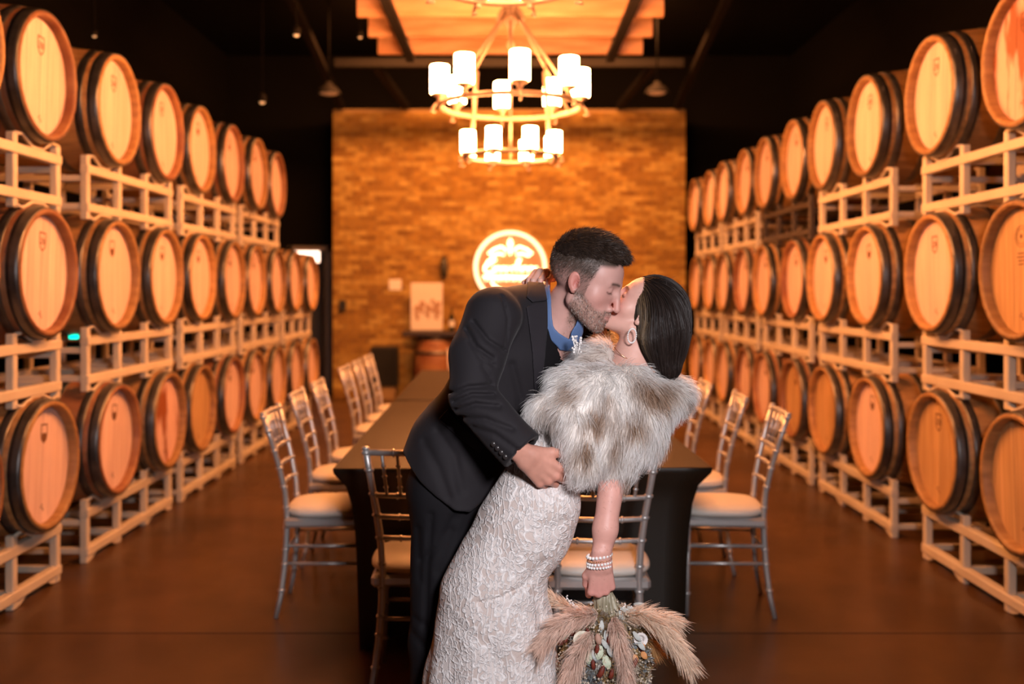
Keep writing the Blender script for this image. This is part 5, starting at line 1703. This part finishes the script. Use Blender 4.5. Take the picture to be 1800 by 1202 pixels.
# silvery curled leaves
lm = mat('silver_leaf', (.34,.38,.38), .7, var=(.56,.58,.54), scale=30)
def place(px, py, depth=2.30):
    p = B(px, py, depth).astype(F32)[None, :]
    for _ in range(30): p[0, 1] += float(max(core(p)[0], 0))*.8
    p[0, 1] = min(p[0, 1], 2.42)
    return p[0].astype(float)
def leaf(p, L_, wd, ang, m, name, cup=.3):
    mb = MB(); n = 7; vs = []
    for i in range(n):
        t = i/(n-1); w = wd*math.sin(PI*min(t*.9+.08, 1))**.8
        for j in (-1, 0, 1):
            vs.append((j*w, -cup*L_*math.sin(t*2.2)+(.3*w if j else 0), t*L_))
    fs = [(i*3+j, i*3+j+1, (i+1)*3+j+1, (i+1)*3+j) for i in range(n-1) for j in (0, 1)]
    R = Matrix.Rotation(ang, 3, 'Y')
    mb.add([tuple(R@Vector(v)) for v in vs], fs, True)
    return mb.build(name, m, bq, tuple(p-BO+np.array([0, -.012, 0])))
for (px, py, a) in ((1030,1098,2.6),(1040,1094,3.4),(1022,1096,2.2),(1048,1096,3.0),(1096,1100,2.2),(1112,1092,1.8),(1118,1104,2.4),(1100,1094,1.5),(1124,1088,1.2),(1064,1112,2.9),(1070,1126,3.4),(1062,1140,2.7),(1072,1150,3.1),(1004,1104,3.9),(998,1118,3.6),(1120,1130,2.2),(1128,1146,2.6),(1045,1160,3.0)):
    leaf(place(px, py), .026, .006, a+rp_.uniform(-.4, .4), lm, 'silver_leaf', .5)
gm = mat('pale_green_leaf', (.38,.46,.32), .6, var=(.56,.60,.46), scale=20)
for (px, py, a) in ((1036,1160,3.0),(1066,1166,2.8),(1060,1150,3.4),(1002,1128,3.4)):
    leaf(place(px, py), .032, .010, a, gm, 'green_leaf', .3)
# rust-red pods
pm = mat('rust_red_pod', (.10,.012,.006), .6, var=(.20,.03,.012), scale=60)
for (px, py, a, s) in ((1012,1134,.15,1),(1024,1164,.2,1),(986,1152,-.7,.95),(1053,1156,.1,.8),(1103,1146,0,.9),(1134,1156,-.5,1.1),(1060,1192,.4,1),(1019,1188,0,.8),(1122,1180,.3,.8),(1000,1150,.3,.7),(1038,1132,-.2,.7),(1074,1140,.1,.75),(1092,1172,.2,.7),(1046,1182,-.1,.8),(1078,1196,.2,.8)):
    mb = MB(); mb.lathe([(.0, -.017), (.004, -.014), (.0066, -.006), (.0066, .004), (.004, .012), (.0, .017)], 10)
    for q in range(22):
        aa = rp_.uniform(0, 2*PI); zz = rp_.uniform(-.013, .011); r = .006
        mb.sphere((r*math.cos(aa), r*math.sin(aa), zz), .0016, 5, 3)
    o = mb.build('seed_pod', pm, bq); o.location = tuple(place(px, py)-BO+np.array([0, -.016, 0])); o.rotation_euler = (0, a, 0); o.scale = (s, s, s)
# dried white rose, rose hips in pink-beige
def rose(px, py, s, m, nm):
    mb = MB()
    for lay in range(5):
        for j in range(5):
            a = j*2*PI/5+lay*.7; r = .0028+lay*.0034; tl = .9-lay*.16
            vs = []
            for u in range(4):
                for v in range(4):
                    aa = a+(u/3-.5)*1.45; rr = r*(1+.5*(v/3)**2*(lay/3)); h = v/3*.016*tl+.004
                    vs.append((rr*math.cos(aa)*s, -h*s, rr*math.sin(aa)*s))
            mb.add(vs, [(u*4+v, u*4+v+1, (u+1)*4+v+1, (u+1)*4+v) for u in range(3) for v in range(3)], True)
    mb.sphere((0, -.006*s, 0), (.008*s, .009*s, .008*s), 10, 6)
    mb.lathe([(.0, .002), (.019*s, -.003*s), (.020*s, .002)], 16, (0, 0, 0), 'y')
    return mb.build(nm, m, bq, tuple(place(px, py)-BO+np.array([0, -.010, 0])))
rose(1027, 1143, .78, mat('cream_petal', (.80,.78,.66), .6), 'dried_rose')
rose(1134, 1144, .62, mat('white_petal', (.80,.76,.74), .6), 'dried_rose')
pk = mat('dusty_pink_bud', (.46,.27,.20), .7)
for (px, py, a) in ((1040,1116,.1),(1022,1120,.3),(1056,1140,-.2)):
    mb = MB().lathe([(.0, -.014), (.006, -.010), (.0085, 0), (.006, .010), (.0, .015)], 10)
    o = mb.build('flower_bud', pk, bq); o.location = tuple(place(px, py)-BO+np.array([0, -.012, 0])); o.rotation_euler = (0, a, 0)
om = mat('orange_petal', (.60,.26,.09), .7)
for (px, py, a) in ((1128,1150,2.0),(1136,1166,2.6),(1122,1168,3.0),(984,1140,3.6)):
    leaf(place(px, py), .020, .007, a, om, 'orange_petal', .4)
mb = MB()
for (a, b) in (((1000,1056),(1022,1074)),((995,1048),(1018,1078)),((1100,1062),(1085,1090)),((1110,1066),(1090,1090)),((1120,1070),(1092,1092))):
    p = B(a[0], a[1], 2.40)-BO; q = B(b[0], b[1], 2.42)-BO
    mb.tube([p, q], .0008, 4)
    for t in range(7): mb.sphere(p*(1-t*.1)+q*t*.1+np.array([rp_.uniform(-.004, .004), 0, rp_.uniform(-.003, .004)]), .0022, 5, 3)
o = mb.build('white_sprig', M['beads'], bq)
tag(bq, 'dried bouquet of pampas plumes and rust-red pods held upside down by the woman', 'bouquet')
